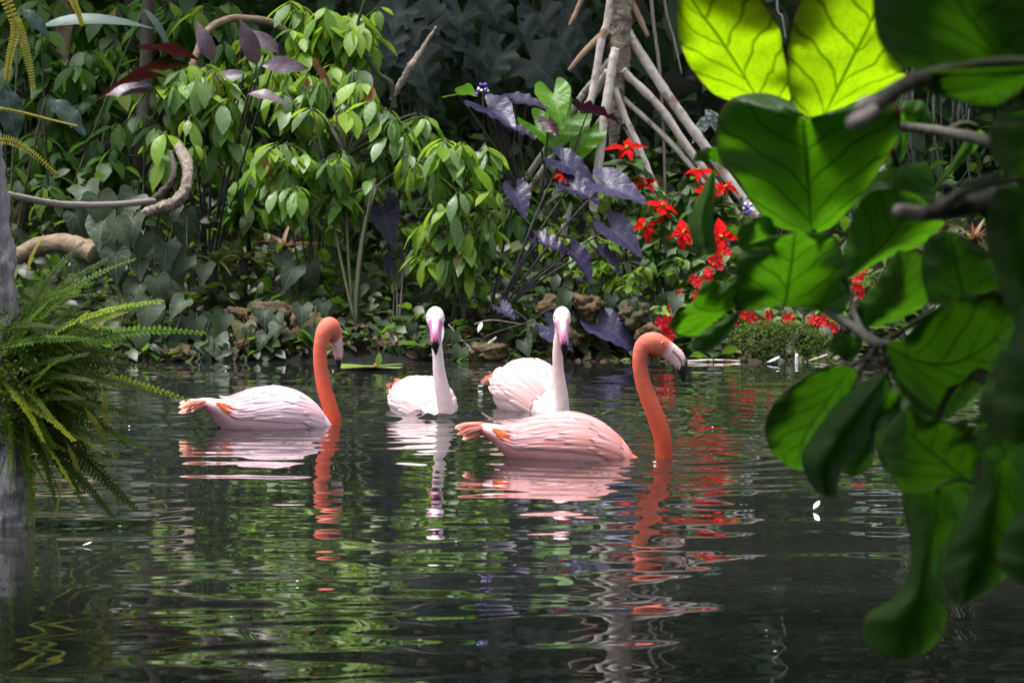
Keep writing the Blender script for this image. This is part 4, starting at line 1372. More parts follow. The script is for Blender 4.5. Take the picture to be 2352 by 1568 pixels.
# ------------------------------------------------------------------ flamingos
def feather_mat(name, stops):
    t = NT(name)
    oi = t.node("ShaderNodeObjectInfo")
    tc = t.node("ShaderNodeTexCoord")
    sep = t.node("ShaderNodeSeparateXYZ")
    t.link(tc.outputs["UV"], sep.inputs[0])
    col = t.ramp(oi.outputs["Random"], stops)
    ca = t.node("ShaderNodeAttribute", attribute_name="Col")
    col = t.mix(0.55, col, ca.outputs["Color"])
    # fine barbs running off the shaft
    au = t.math('ABSOLUTE', t.math('SUBTRACT', sep.outputs[0], 0.5))
    b = t.math('SINE', t.math('MULTIPLY', t.math('SUBTRACT', sep.outputs[1], t.math('MULTIPLY', au, 0.4)), 210.0))
    pb = t.node("ShaderNodeBsdfPrincipled", Roughness=0.75)
    pb.inputs["Specular IOR Level"].default_value = 0.2
    t.link(col, pb.inputs["Base Color"])
    t.link(t.bump(b, 0.18, 0.002), pb.inputs["Normal"])
    tr = t.node("ShaderNodeBsdfTranslucent")
    t.link(col, tr.inputs["Color"])
    ms = t.node("ShaderNodeMixShader", Fac=0.25)
    t.link(pb.outputs[0], ms.inputs[1])
    t.link(tr.outputs[0], ms.inputs[2])
    t.link(ms.outputs[0], t.out.inputs["Surface"])
    return t.m

def body_mat():
    t = NT("flamingo_plumage")
    ca = t.node("ShaderNodeAttribute", attribute_name="Col")
    tc = t.node("ShaderNodeTexCoord")
    n1 = t.noise(34.0, 6, 0.7, tc.outputs["Object"], 0.8)
    n2 = t.noise(160.0, 3, 0.6, tc.outputs["Object"])
    col = t.mix(0.35, ca.outputs["Color"], t.ramp(n1.outputs["Fac"], [(0.3, (0.74, 0.50, 0.40)), (0.7, (1.16, 1.3, 1.35))]), 'MULTIPLY')
    al = t.node("ShaderNodeAttribute", attribute_name="Gloss")
    pb = t.node("ShaderNodeBsdfPrincipled", Roughness=0.7)
    rg = t.math('SUBTRACT', 0.75, t.math('MULTIPLY', al.outputs["Fac"], 0.4))
    t.link(rg, pb.inputs["Roughness"])
    pb.inputs["Specular IOR Level"].default_value = 0.3
    t.link(col, pb.inputs["Base Color"])
    t.link(t.bump(n2.outputs["Fac"], 0.5, 0.004), pb.inputs["Normal"])
    t.link(pb.outputs[0], t.out.inputs["Surface"])
    return t.m
M['plumage'] = body_mat()
M['covert'] = feather_mat("wing_feather", [(0.0, (0.78, 0.42, 0.45)), (0.35, (0.84, 0.64, 0.67)), (0.6, (0.77, 0.36, 0.36)), (0.82, (0.75, 0.28, 0.22)), (1.0, (0.84, 0.62, 0.64))])
M['covert_pale'] = feather_mat("pale_wing_feather", [(0.0, (0.84, 0.58, 0.65)), (0.6, (0.86, 0.72, 0.77)), (0.9, (0.82, 0.50, 0.54)), (1.0, (0.79, 0.36, 0.28))])
M['tailf'] = feather_mat("tail_feather", [(0.0, (0.74, 0.28, 0.18)), (0.5, (0.78, 0.42, 0.36)), (1.0, (0.83, 0.60, 0.58))])
M['flame'] = feather_mat("flame_feather", [(0.0, (0.66, 0.10, 0.02)), (1.0, (0.78, 0.17, 0.04))])
M['eye'] = plain("eye_yellow", (0.62, 0.52, 0.30), 0.25)
M['pupil'] = plain("pupil_black", (0.008, 0.008, 0.008), 0.15)

# stations of the trunk in bird space: x forward, top z, bottom z, half width (metres)
BODY = [(-0.322, 0.112, 0.098, 0.012), (-0.302, 0.122, 0.082, 0.034), (-0.265, 0.121, 0.052, 0.056), (-0.228, 0.116, 0.014, 0.070),
        (-0.185, 0.118, -0.026, 0.087), (-0.13, 0.138, -0.048, 0.108), (-0.06, 0.156, -0.070, 0.130), (0.01, 0.161, -0.085, 0.141),
        (0.07, 0.152, -0.092, 0.136), (0.125, 0.128, -0.095, 0.118), (0.175, 0.092, -0.096, 0.094), (0.215, 0.050, -0.096, 0.068),
        (0.245, 0.004, -0.094, 0.046)]

def lerp3(a, b, t):
    return tuple(a[i] + (b[i] - a[i]) * t for i in range(3))

def flamingo(label, origin, heading, bscale, neck, head, headlat, pal, feath, hscale=1.0, zs=1.0, eyes=True, seed=1, rumpflame=True):
    random.seed(seed)
    h = Vector((math.cos(heading), math.sin(heading), 0))
    lat = Vector((-h.y, h.x, 0))
    root = empty("flamingo", origin, label, "flamingo", "flamingos swimming in the pond")
    rows = []      # cx cy cz rv rl latx laty latz | zone
    for (x, zt, zb, w) in BODY:
        c = origin + h * (x * bscale)
        zt, zb = zt * bscale * zs, zb * bscale
        c.z = (zt + zb) / 2
        rows.append([*c, (zt - zb) / 2, w * bscale, *lat])
    nb = len(rows)
    last = Vector(rows[-1][:3])
    first = Vector(neck[0][:3])
    # the breast runs on under water into the root of the neck
    for t in (0.35, 0.7):
        p = last.lerp(first, t)
        p.z = -0.075 - 0.02 * math.sin(math.pi * t)
        rows.append([*p, 0.045 - 0.012 * t, 0.05 - 0.018 * t, *(lat.lerp(headlat, t).normalized())])
    nn = len(rows)
    for (x, y, z, r) in neck:
        rows.append([x, y, z, r * 0.96, r * 0.96, *headlat])
    nh = len(rows)
    for (x, y, z, rv, rl) in head:
        rows.append([x, y, z, rv, rl, *headlat])
    SUB = 8
    A = crom(rows, SUB)
    n = len(A)
    C = A[:, :3]
    T = np.gradient(C, axis=0)
    T /= np.linalg.norm(T, axis=1, keepdims=True)
    LT = A[:, 5:8] - T * (A[:, 5:8] * T).sum(1, keepdims=True)
    LT /= np.linalg.norm(LT, axis=1, keepdims=True)
    # trunk rings stay upright
    NB = np.cross(T, LT)
    for i in range((nb - 1) * SUB):
        NB[i] = (0, 0, 1)
        LT[i] = lat
    SEG = 28
    th = np.arange(SEG) * 2 * np.pi / SEG
    rv = np.maximum(A[:, 3], 0.0008)
    rl = np.maximum(A[:, 4], 0.0008)
    V = C[:, None, :] + LT[:, None, :] * (rl[:, None] * np.cos(th))[:, :, None] + NB[:, None, :] * (rv[:, None] * np.sin(th))[:, :, None]
    for i in range(n):
        amp = 0.0011 if i < (nh + 3) * SUB else 0.0
        for k in range(SEG):
            if amp:
                q = Vector(V[i, k])
                V[i, k] += (V[i, k] - C[i]) / max(rv[i], rl[i]) * amp * (noise.noise(q * 130) + 0.6 * noise.noise(q * 320))
    w = np.array(origin)
    fs_ = []
    for i in range(n - 1):
        for k in range(SEG):
            k2 = (k + 1) % SEG
            fs_.append((i * SEG + k, i * SEG + k2, (i + 1) * SEG + k2, (i + 1) * SEG + k))
    fs_.append(tuple(range(SEG - 1, -1, -1)))
    fs_.append(tuple(range((n - 1) * SEG, n * SEG)))
    cols, gl = [], []
    nhead = len(head)
    for i in range(n):
        f = i / SUB
        for k in range(SEG):
            s = math.sin(th[k])
            g_ = 0.0
            if f < nb - 1:
                u = f / (nb - 1)
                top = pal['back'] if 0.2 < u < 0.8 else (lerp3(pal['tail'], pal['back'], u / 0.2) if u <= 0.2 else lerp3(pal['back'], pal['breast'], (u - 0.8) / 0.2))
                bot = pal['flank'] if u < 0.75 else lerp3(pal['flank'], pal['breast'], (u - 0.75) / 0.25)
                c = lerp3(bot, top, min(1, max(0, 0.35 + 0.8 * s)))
            elif f < nh - 1:
                u = (f - nb + 1) / (nh - nb)
                c = lerp3(pal['neck0'], pal['neck1'], min(1, max(0, (u - 0.3) * 1.6)))
            else:
                u = (f - nh + 1) / nhead          # 0..1 through head and bill
                hb, tb = pal['bill0'], pal['bill1']
                if u < hb - 0.04:
                    c = pal['head']
                elif u < hb + 0.04:
                    c = lerp3(pal['head'], pal['face'], (u - hb + 0.04) / 0.08)
                else:
                    g_ = 1.0
                    c = lerp3(pal['face'], pal['bill'], min(1, (u - hb) / 0.12))
                # the face mask climbs the lores
                if pal.get('mask') and hb - 0.10 < u < hb + 0.16 and -0.1 < s < 0.80 and abs(math.cos(th[k])) > 0.5:
                    c = pal['mask']
                edge = tb + (0.03 * math.sin(k * 2.1)) - (0.13 * max(0, s - 0.25) if pal['tipup'] else -0.02 * s)
                if u > edge:
                    c = (0.012, 0.011, 0.013)
                    g_ = 1.0
                elif hb + 0.05 < u and 0.05 < s < 0.27:
                    c = (0.06, 0.03, 0.035)       # gape line between the mandibles
            cols.append(c)
            gl.append(g_)
    mb = MB()
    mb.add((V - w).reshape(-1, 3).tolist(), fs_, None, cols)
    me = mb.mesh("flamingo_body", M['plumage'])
    ga = me.attributes.new("Gloss", 'FLOAT', 'POINT')
    ga.data.foreach_set("value", gl)
    o = bpy.data.objects.new("body", me)
    o.parent = root
    COL.objects.link(o)

    def S(f, a, off):
        f = min(max(f, 0), n - 1.001)
        i = int(f)
        t = f - i
        def one(j):
            return C[j] + LT[j] * ((rl[j] + off) * math.cos(a)) + NB[j] * ((rv[j] + off) * math.sin(a))
        return one(i) * (1 - t) + one(i + 1) * t

    def plume(f0, ln, a0, sl, wd, lift, mat, tipc, basec, name="feather"):
        NA, NBc = 9, 4
        vs_, uv, cc = [], [], []
        for i in range(NA + 1):
            u = i / NA
            prof = (math.sin(math.pi * min(1, 0.12 + 0.88 * u) ** 0.8) ** 0.6) if u < 1 else 0.03
            for k in range(-NBc, NBc + 1):
                q = k / NBc
                a = a0 + sl * u + q * wd * prof
                crown = 0.0024 * (1 - q * q)
                vs_.append(tuple(S(f0 - ln * u, a, 0.0015 + lift * 0.6 * u * u + crown * 0.8) - w))
                uv.append((0.5 + 0.5 * q, u))
                cc.append(lerp3(basec, tipc, u ** 1.5))
        W_ = 2 * NBc + 1
        fs2 = [(i * W_ + k, (i + 1) * W_ + k, (i + 1) * W_ + k + 1, i * W_ + k + 1) for i in range(NA) for k in range(W_ - 1)]
        m2 = MB()
        m2.add(vs_, fs2, uv, cc)
        ob = bpy.data.objects.new(name, m2.mesh(name, mat))
        ob.parent = root
        COL.objects.link(ob)

    fb = (nb - 1) * SUB
    for side in (0, 1):
        # rows of wing feathers from the tail end forward, each row lapping over the one behind
        for row, (u0, ln, num, lift, wd) in enumerate(((0.50, 0.24, 9, 0.022, 0.11), (0.60, 0.27, 10, 0.012, 0.11), (0.70, 0.27, 10, 0.008, 0.12), (0.79, 0.24, 10, 0.006, 0.12), (0.88, 0.20, 10, 0.005, 0.13))):
            for i in range(num):
                a = R(2) + (R(86) - R(2)) * (i + 0.5 * (row % 2)) / num + U(-.04, .04)
                sl = U(-0.28, -0.10) * (1 if a > 0.5 else 0.3)
                if side:
                    a, sl = math.pi - a, -sl
                plume((u0 + U(-.02, .02)) * fb, (ln + U(-.04, .04)) * fb, a, sl, wd * U(.85, 1.2), lift + U(0, .003),
                      M[feath], pal['ftip'], pal['fbase'])
        if rumpflame:
            for i, (u0, aa) in enumerate(((0.34, 0.36), (0.31, 0.62), (0.36, 0.12), (0.33, 0.22), (0.30, 0.46))):
                a = aa if not side else math.pi - aa
                plume(u0 * fb, 0.14 * fb, a, 0, 0.20, 0.003, M['flame'], (0.72, 0.14, 0.03), (0.70, 0.12, 0.03))
    # tail feathers: pointed blades fanned from the rump
    t0 = Vector(C[9])
    for i in range(10):
        fan = (i - 4.5) / 4.5
        d = (-h + lat * fan * 0.42 + Vector((0, 0, -0.12 * abs(fan) - 0.04 + U(-.20, .18)))).normalized()
        ln = (0.105 - 0.02 * abs(fan)) * bscale * U(.75, 1.1)
        wv = (lat * 0.8 + Vector((0, 0, 0.6 * (1 if fan > 0 else -1)))).normalized()
        base_ = t0 + lat * fan * 0.030 * bscale + Vector((0, 0, 0.020 - 0.024 * abs(fan) + U(-.012, .008)))
        vs_, uv, cc = [], [], []
        for j in range(7):
            u = j / 6
            ww = 0.0145 * bscale * (0.6 + 0.6 * math.sin(math.pi * min(1, u * 0.75 + 0.1))) * (1 if u < 0.8 else (1 - u) / 0.2 * 0.9 + 0.1)
            for q in (-1, 0, 1):
                p = base_ + d * ln * u + wv * ww * q + Vector((0, 0, 0.004 * (1 - abs(q)) - 0.012 * u * u))
                vs_.append(tuple(p - Vector(w)))
                uv.append((0.5 + q * .5, u))
                cc.append(lerp3(pal['tail'], (0.82, 0.52, 0.44) if u > 0.9 else pal['tailf'], u))
        m2 = MB()
        m2.add(vs_, [(j * 3 + k, (j + 1) * 3 + k, (j + 1) * 3 + k + 1, j * 3 + k + 1) for j in range(6) for k in (0, 1)], uv, cc)
        ob = bpy.data.objects.new("tail_feather", m2.mesh("tail_feather", M['tailf']))
        ob.parent = root
        COL.objects.link(ob)
    if eyes:
        fe = (nh - 1 + pal['eye'] * nhead) * SUB
        for side in (0, 1):
            a = R(24) if not side else math.pi - R(24)
            p = Vector(S(fe, a, -0.0015))
            nrm = (p - Vector(C[int(fe)])).normalized()
            for nm, r, mt, off in (("eye", 0.0055 * hscale, 'eye', 0), ("pupil", 0.0031 * hscale, 'pupil', 0.0035 * hscale)):
                m2 = MB()
                vv, ff = [], []
                for ii in range(7):
                    ph = math.pi * ii / 6
                    for kk in range(10):
                        q = 2 * math.pi * kk / 10
                        vv.append(tuple(p + nrm * off + Vector((math.sin(ph) * math.cos(q), math.sin(ph) * math.sin(q), math.cos(ph))) * r - Vector(w)))
                for ii in range(6):
                    for kk in range(10):
                        ff.append((ii * 10 + kk, ii * 10 + (kk + 1) % 10, (ii + 1) * 10 + (kk + 1) % 10, (ii + 1) * 10 + kk))
                m2.add(vv, ff)
                ob = bpy.data.objects.new(nm, m2.mesh(nm, M[mt]))
                COL.objects.link(ob)
                if nm == "eye":
                    ob.parent = root
                    eyeo = ob
                else:
                    ob.parent = eyeo
    return root

def pxn(lst, Y):
    "neck rows: px, py, depth offset, radius in px"
    return [(*at(x, y, Y + d), r * mpp(Y + d)) for x, y, d, r in lst]
def pxh(lst, Y):
    return [(*at(x, y, Y + d), a * mpp(Y), b * mpp(Y)) for x, y, d, a, b in lst]

CORAL = dict(back=(0.85, 0.60, 0.62), flank=(0.74, 0.32, 0.34), breast=(0.72, 0.19, 0.12), tail=(0.78, 0.42, 0.40), tailf=(0.74, 0.25, 0.13),
             neck0=(0.57, 0.074, 0.022), neck1=(0.62, 0.122, 0.070), head=(0.64, 0.148, 0.098), face=(0.78, 0.62, 0.64), bill=(0.74, 0.50, 0.50),
             bill0=0.42, bill1=0.71, tipup=True, eye=0.32, ftip=(0.82, 0.46, 0.49), fbase=(0.76, 0.26, 0.24))
PALE = dict(back=(0.86, 0.79, 0.79), flank=(0.85, 0.72, 0.73), breast=(0.85, 0.70, 0.70), tail=(0.80, 0.35, 0.24), tailf=(0.80, 0.22, 0.10),
            neck0=(0.82, 0.55, 0.56), neck1=(0.86, 0.76, 0.76), head=(0.86, 0.78, 0.78), face=(0.85, 0.62, 0.72), bill=(0.78, 0.25, 0.45),
            mask=(0.80, 0.20, 0.55), bill0=0.46, bill1=0.74, tipup=True, eye=0.30, ftip=(0.86, 0.78, 0.79), fbase=(0.84, 0.62, 0.60))

# nearest flamingo, side on
Y0 = wat(1524, 1050).y
flamingo("coral-necked flamingo facing right, seen side on, closest of the four to the fig leaves", Vector((at(1300, 1050, Y0).x, Y0, 0)), 0.0, 1.0,
         pxn([(1524, 1085, 0, 23), (1525, 1050, 0, 21), (1521, 1005, 0, 21.5), (1508, 960, 0, 21.5), (1492, 920, 0, 20.5), (1479, 885, 0, 19),
              (1471, 850, 0, 18), (1470, 822, 0, 18)], Y0),
         pxh([(1477, 801, 0, 22, 18), (1489, 791, 0, 26, 21), (1504, 790, 0, 27, 22), (1519, 796, 0, 24, 19), (1532, 803, 0, 21, 14), (1545, 812, 0, 19.5, 11.5),
              (1556, 823, 0, 18.5, 11), (1563, 836, 0, 15.5, 10), (1566, 850, 0, 11, 8), (1568, 862, 0, 8.5, 6), (1569, 871, 0, 5, 4), (1569, 877, 0, 1, 1)], Y0),
         Vector((0, 1, 0)), CORAL, 'covert', seed=11)

# flamingo at the left, turned a little away, bill lowered
Y1 = wat(765, 975).y
hd = Vector((math.cos(R(58)), math.sin(R(58)), 0))
hx = hd.x / mpp(Y1)
def hp(px, py, fwd, a, b):
    return (px + fwd * hx, py, fwd * hd.y, a, b)
flamingo("coral-necked flamingo with whitish back, facing away with its bill lowered", Vector((at(628, 985, Y1 - .12).x, Y1 - .14, 0)), R(24), 0.98,
         pxn([(768, 1010, 0, 20), (766, 970, 0, 19), (758, 935, 0, 18.5), (746, 895, 0, 18), (738, 855, 0, 17), (735, 820, 0, 16.5), (737, 790, 0, 17)], Y1),
         pxh([hp(741, 768, 0.008, 21, 19), hp(744, 756, 0.025, 25, 22), hp(744, 755, 0.045, 27, 22.5), hp(744, 764, 0.068, 24, 19), hp(744, 776, 0.085, 19, 14), hp(744, 790, 0.098, 17, 11.5),
              hp(744, 803, 0.106, 15, 10.5), hp(744, 816, 0.110, 13, 9.5), hp(744, 828, 0.112, 10, 7), hp(744, 838, 0.112, 7, 5), hp(744, 845, 0.112, 4, 3), hp(744, 850, 0.112, 1, 1)], Y1),
         Vector((-hd.y, hd.x, 0)), dict(CORAL, back=(0.86, 0.76, 0.78), flank=(0.80, 0.45, 0.52), breast=(0.83, 0.55, 0.60), ftip=(0.86, 0.66, 0.74), fbase=(0.84, 0.54, 0.61)),
         'covert_pale', seed=12, zs=1.02)

# two flamingos facing the camera
Y2 = wat(1024, 957).y
def fp(px, py, fwd, a, b):
    return (px, py, -fwd, a, b)
flamingo("very pale flamingo facing the camera with magenta face, rippling the water", Vector((at(968, 955, Y2 + .20).x, Y2 + 0.25, 0)), R(-72), 0.95,
         pxn([(1027, 985, 0.0, 23), (1027, 955, 0, 20.5), (1022, 925, 0, 19.5), (1015, 890, 0, 17.5), (1009, 855, 0, 15), (1006, 820, 0, 13), (1003, 790, 0, 12.5), (1002, 765, 0, 13.5)], Y2),
         pxh([fp(1001, 747, 0.006, 18, 16.5), fp(1000, 735, 0.026, 25, 20.5), fp(1000, 731, 0.047, 27, 21), fp(1000, 740, 0.072, 23, 18), fp(1000, 751, 0.090, 20, 14), fp(1000, 763, 0.104, 17.5, 12.2),
              fp(1000, 775, 0.112, 16, 12), fp(1000, 786, 0.116, 13, 11.5), fp(1000, 796, 0.117, 9, 9), fp(1001, 805, 0.115, 6, 5.5), fp(1001, 812, 0.112, 3, 2.5), fp(1001, 817, 0.110, 1, 1)], Y2),
         Vector((1, 0, 0)), PALE, 'covert_pale', seed=13, zs=1.0, rumpflame=False)
Y3 = wat(1290, 947).y
flamingo("pale pink flamingo facing the camera with a high rounded back and pink-shaded wing", Vector((at(1215, 945, Y3 + .12).x, Y3 + 0.22, 0)), R(-66), 1.0,
         pxn([(1292, 975, 0, 20), (1291, 945, 0, 18), (1290, 915, 0, 16.5), (1286, 880, 0, 14.5), (1282, 845, 0, 13), (1281, 815, 0, 12.5), (1283, 785, 0, 12.5), (1287, 765, 0, 13.5)], Y3),
         pxh([fp(1290, 747, 0.006, 18, 16.5), fp(1291, 735, 0.026, 25, 20), fp(1291, 731, 0.047, 27, 20), fp(1292, 740, 0.072, 23, 17), fp(1293, 752, 0.090, 20, 13.5), fp(1294, 765, 0.104, 17.5, 11.5),
              fp(1295, 778, 0.112, 16, 11), fp(1296, 790, 0.116, 13, 10.5), fp(1296, 800, 0.117, 9.5, 8.5), fp(1296, 810, 0.115, 7, 6), fp(1296, 818, 0.112, 4, 3.5), fp(1295, 824, 0.110, 1, 1)], Y3),
         Vector((1, 0, 0)), dict(PALE, flank=(0.84, 0.58, 0.60), neck1=(0.84, 0.58, 0.56), head=(0.85, 0.66, 0.65), neck0=(0.84, 0.66, 0.68), mask=(0.82, 0.36, 0.60), fbase=(0.84, 0.55, 0.52)),
         'covert', seed=14, zs=1.32, rumpflame=False)
random.seed(99)
# the drop hanging from the lowered bill
mb = MB()
p = at(765, 853, Y1 + 0.095)
mb.tube([p + Vector((0, 0, 0.005)), p, p - Vector((0, 0, 0.004)), p - Vector((0, 0, 0.006))], [0.0008, 0.0025, 0.0025, 0.0006], 7)
o = mb.build("water_drop", M['white'])
tag(o, "bright drop of water hanging from the lowered black bill tip", "drop")

# ------------------------------------------------------------------ fiddle-leaf fig in front
def fig_mat(name, tc1, tc2, fac):
    t = NT(name)
    tc = t.node("ShaderNodeTexCoord")
    sep = t.node("ShaderNodeSeparateXYZ")
    t.link(tc.outputs["UV"], sep.inputs[0])
    rnd = t.node("ShaderNodeObjectInfo").outputs["Random"]
    au = t.math('ABSOLUTE', t.math('SUBTRACT', sep.outputs[0], 0.5))
    wob = t.noise(5.0, 2, 0.5, tc.outputs["UV"])
    mid = t.ramp(au, [(0.008, (1, 1, 1)), (0.022, (0, 0, 0))])
    vv = t.math('SUBTRACT', sep.outputs[1], t.math('MULTIPLY', t.math('POWER', au, 0.8), 0.62))
    vv = t.math('ADD', vv, t.math('MULTIPLY', t.math('SUBTRACT', wob.outputs["Fac"], 0.5), 0.10))
    fr = t.math('ABSOLUTE', t.math('SUBTRACT', t.math('FRACT', t.math('MULTIPLY', vv, 5.5)), 0.5))
    side = t.ramp(fr, [(0.03, (0.85, 0.85, 0.85)), (0.085, (0, 0, 0))])
    vor = t.node("ShaderNodeTexVoronoi", feature='DISTANCE_TO_EDGE')
    vor.inputs["Scale"].default_value = 16.0
    t.link(tc.outputs["UV"], vor.inputs["Vector"])
    net = t.ramp(vor.outputs["Distance"], [(0.0, (0.35, 0.35, 0.35)), (0.07, (0, 0, 0))])
    v1 = t.mix(1.0, mid, side, 'LIGHTEN')
    v2 = t.mix(1.0, v1, net, 'LIGHTEN')
    col = t.ramp(rnd, [(0, (0.022, 0.070, 0.008)), (1, (0.040, 0.105, 0.012))])
    nz = t.noise(2.2, 3, 0.6, tc.outputs["UV"])
    col = t.mix(0.5, col, t.ramp(nz.outputs["Fac"], [(0.3, (0.6, 0.6, 0.6)), (0.7, (1.3, 1.3, 1.2))]), 'MULTIPLY')
    col = t.mix(t.math('MULTIPLY', v2, 0.6), col, (0.06, 0.075, 0.02))
    # browned margin and a few old spots
    edge = t.math('ADD', t.math('MULTIPLY', au, 2.0), t.math('MULTIPLY', t.math('SUBTRACT', nz.outputs["Fac"], 0.5), 0.35))
    sp = t.noise(11.0, 4, 0.7, tc.outputs["UV"])
    brown = t.mix(1.0, t.ramp(edge, [(0.985, (0, 0, 0)), (1.03, (1, 1, 1))]), t.ramp(sp.outputs["Fac"], [(0.70, (0, 0, 0)), (0.73, (1, 1, 1))]), 'LIGHTEN')
    col = t.mix(brown, col, (0.11, 0.06, 0.025))
    pb = t.node("ShaderNodeBsdfPrincipled", Roughness=0.44)
    pb.inputs["Specular IOR Level"].default_value = 0.2
    t.link(col, pb.inputs["Base Color"])
    t.link(t.bump(v1, 0.4, 0.004), pb.inputs["Normal"])
    tr = t.node("ShaderNodeBsdfTranslucent")
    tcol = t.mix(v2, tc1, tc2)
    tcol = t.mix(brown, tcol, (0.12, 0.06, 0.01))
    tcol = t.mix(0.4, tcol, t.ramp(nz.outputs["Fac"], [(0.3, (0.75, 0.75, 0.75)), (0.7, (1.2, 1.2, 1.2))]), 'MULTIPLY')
    t.link(tcol, tr.inputs["Color"])
    ms = t.node("ShaderNodeMixShader", Fac=fac)
    t.link(pb.outputs[0], ms.inputs[1])
    t.link(tr.outputs[0], ms.inputs[2])
    t.link(ms.outputs[0], t.out.inputs["Surface"])
    return t.m
M['fig'] = fig_mat("fiddle_leaf", (0.09, 0.30, 0.004), (0.022, 0.09, 0.0), 0.46)  # transmitted colour kept deep green for the leaves in shade
M['fig_sunlit'] = fig_mat("sunlit_fiddle_leaf", (0.36, 0.62, 0.003), (0.07, 0.17, 0.0), 0.6)  # lit copy of the same leaf, backlight put into its transmitted colour
FB = at(2600, 1500, 6.6)
fig = empty("fiddle_leaf_fig", (FB.x, FB.y, max(gz(FB.x, FB.y), -0.8)), "large fiddle-leaf fig with broad leathery leaves and dark branches hanging over the near shore", "fig tree")

FIG_BASE, FIG_BR = [], []
def fig_leaf(rows, Y, tilt=0.0, cup=0.04, wav=0.012, skew=0.0, nw=2.5, mat='fig'):
    """rows from base to tip: left edge, midrib, right edge (px); Y is the distance of the midrib's middle,
    tilt the metres by which the tip is nearer (-) or farther (+) than the base, cup how far the edges bend back"""
    A = crom(rows, 5)
    n = len(A)
    FIG_BASE.append(at(A[0][2], A[0][3], Y - tilt * 0.5))
    QS = [-1.1, -1.05, -1.0] + [k / 6 for k in range(-5, 6)] + [1.0, 1.05, 1.1]
    vs_, uv, fs_ = [], [], []
    ph = U(0, 6)
    for i in range(n):
        v = i / (n - 1)
        xl, yl, xm, ym, xr, yr = A[i]
        for q in QS:
            a = abs(q)
            rim = max(0.0, a - 1.0)
            a = min(a, 1.0)
            ex, ey = (xl, yl) if q < 0 else (xr, yr)
            x = xm + (ex - xm) * a
            y = ym + (ey - ym) * a
            dd = tilt * (v - 0.5) + cup * q * q + skew * q + wav * a * math.sin(2 * math.pi * nw * v + ph + (1.5 if q > 0 else 0)) \
                - 0.010 * math.cos(2 * math.pi * (v * 5.5 - a * 0.31)) * a * 0.6
            dd += rim * (0.30 + 0.25 * math.sin(9 * v + ph)) 
            p = at(x, y, Y + dd)
            vs_.append(tuple(p))
            uv.append((0.5 + 0.5 * max(-1, min(1, q)), v))
    W_ = len(QS)
    for i in range(n - 1):
        for k in range(W_ - 1):
            fs_.append((i * W_ + k, (i + 1) * W_ + k, (i + 1) * W_ + k + 1, i * W_ + k + 1))
    mb = MB()
    mb.add(vs_, fs_, uv)
    return mb.build("leaf", M[mat], fig)

# two glowing leaves at the top, leaning towards the camera
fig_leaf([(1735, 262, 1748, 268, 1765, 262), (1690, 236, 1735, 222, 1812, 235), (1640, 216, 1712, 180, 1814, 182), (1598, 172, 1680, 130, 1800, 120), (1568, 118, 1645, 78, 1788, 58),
          (1553, 55, 1608, 30, 1760, 8), (1556, -20, 1570, -30, 1700, -60), (1540, -90, 1545, -90, 1550, -95)], 7.5, -0.30, 0.03, mat='fig_sunlit')
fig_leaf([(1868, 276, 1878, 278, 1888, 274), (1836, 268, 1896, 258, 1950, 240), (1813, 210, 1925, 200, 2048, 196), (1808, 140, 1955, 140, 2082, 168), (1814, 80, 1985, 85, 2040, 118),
          (1832, 10, 2008, 35, 2012, 50), (1850, -60, 2020, -30, 2030, -30), (1930, -110, 1960, -115, 1990, -110)], 7.4, -0.30, 0.03, mat='fig_sunlit')
# the big green one below them
fig_leaf([(1850, 536, 1864, 538, 1880, 534), (1782, 520, 1862, 515, 1912, 520), (1735, 475, 1860, 470, 1960, 470), (1700, 420, 1856, 415, 2008, 408), (1656, 370, 1852, 360, 2046, 350),
          (1643, 315, 1848, 320, 2068, 292), (1655, 255, 1845, 295, 2062, 244), (1690, 222, 1845, 282, 2010, 228), (1760, 214, 1844, 276, 1910, 255), (1820, 235, 1844, 272, 1862, 274)],
         7.0, -0.16, 0.06, 0.02)
# second tier
fig_leaf([(1690, 716, 1800, 702, 1936, 722), (1689, 690, 1806, 680, 1946, 690), (1692, 640, 1815, 625, 1942, 620), (1694, 590, 1822, 575, 1930, 562), (1720, 562, 1825, 545, 1908, 538), (1775, 542, 1828, 535, 1868, 534)],
         6.9, -0.22, 0.08, 0.02)
fig_leaf([(1600, 772, 1690, 700, 1694, 680), (1560, 768, 1640, 715, 1692, 652), (1536, 742, 1600, 705, 1655, 646), (1570, 712, 1595, 690, 1614, 644)], 7.0, -0.10, 0.04)
fig_leaf([(1690, 718, 1696, 716, 1700, 726), (1640, 745, 1670, 752, 1690, 745), (1600, 768, 1640, 785, 1662, 782), (1578, 798, 1596, 805, 1622, 812)], 7.05, 0.02, 0.05)
fig_leaf([(1694, 560, 1700, 572, 1712, 570), (1696, 528, 1725, 530, 1782, 545), (1725, 505, 1748, 502, 1776, 506), (1745, 496, 1752, 495, 1760, 496)], 7.15, -0.14, 0.02)
fig_leaf([(1636, 390, 1640, 388, 1645, 392), (1610, 440, 1628, 440, 1642, 440), (1582, 505, 1612, 510, 1638, 500), (1590, 560, 1618, 560, 1644, 548), (1606, 582, 1618, 588, 1650, 574)], 7.2, -0.03, 0.10)
fig_leaf([(1934, 632, 1940, 642, 1952, 640), (1936, 590, 1980, 606, 2040, 590), (1950, 530, 2030, 560, 2110, 566), (1975, 465, 2070, 510, 2160, 528), (2010, 438, 2098, 470, 2172, 505), (2060, 432, 2105, 448, 2140, 470)],
         7.1, -0.25, 0.05)
fig_leaf([(1964, 722, 1985, 750, 2005, 752), (1970, 700, 2020, 715, 2060, 735), (1995, 670, 2050, 680, 2130, 695), (2025, 635, 2075, 640, 2135, 640), (2045, 600, 2085, 605, 2125, 600), (2062, 574, 2088, 578, 2112, 580)],
         6.8, -0.25, 0.06)
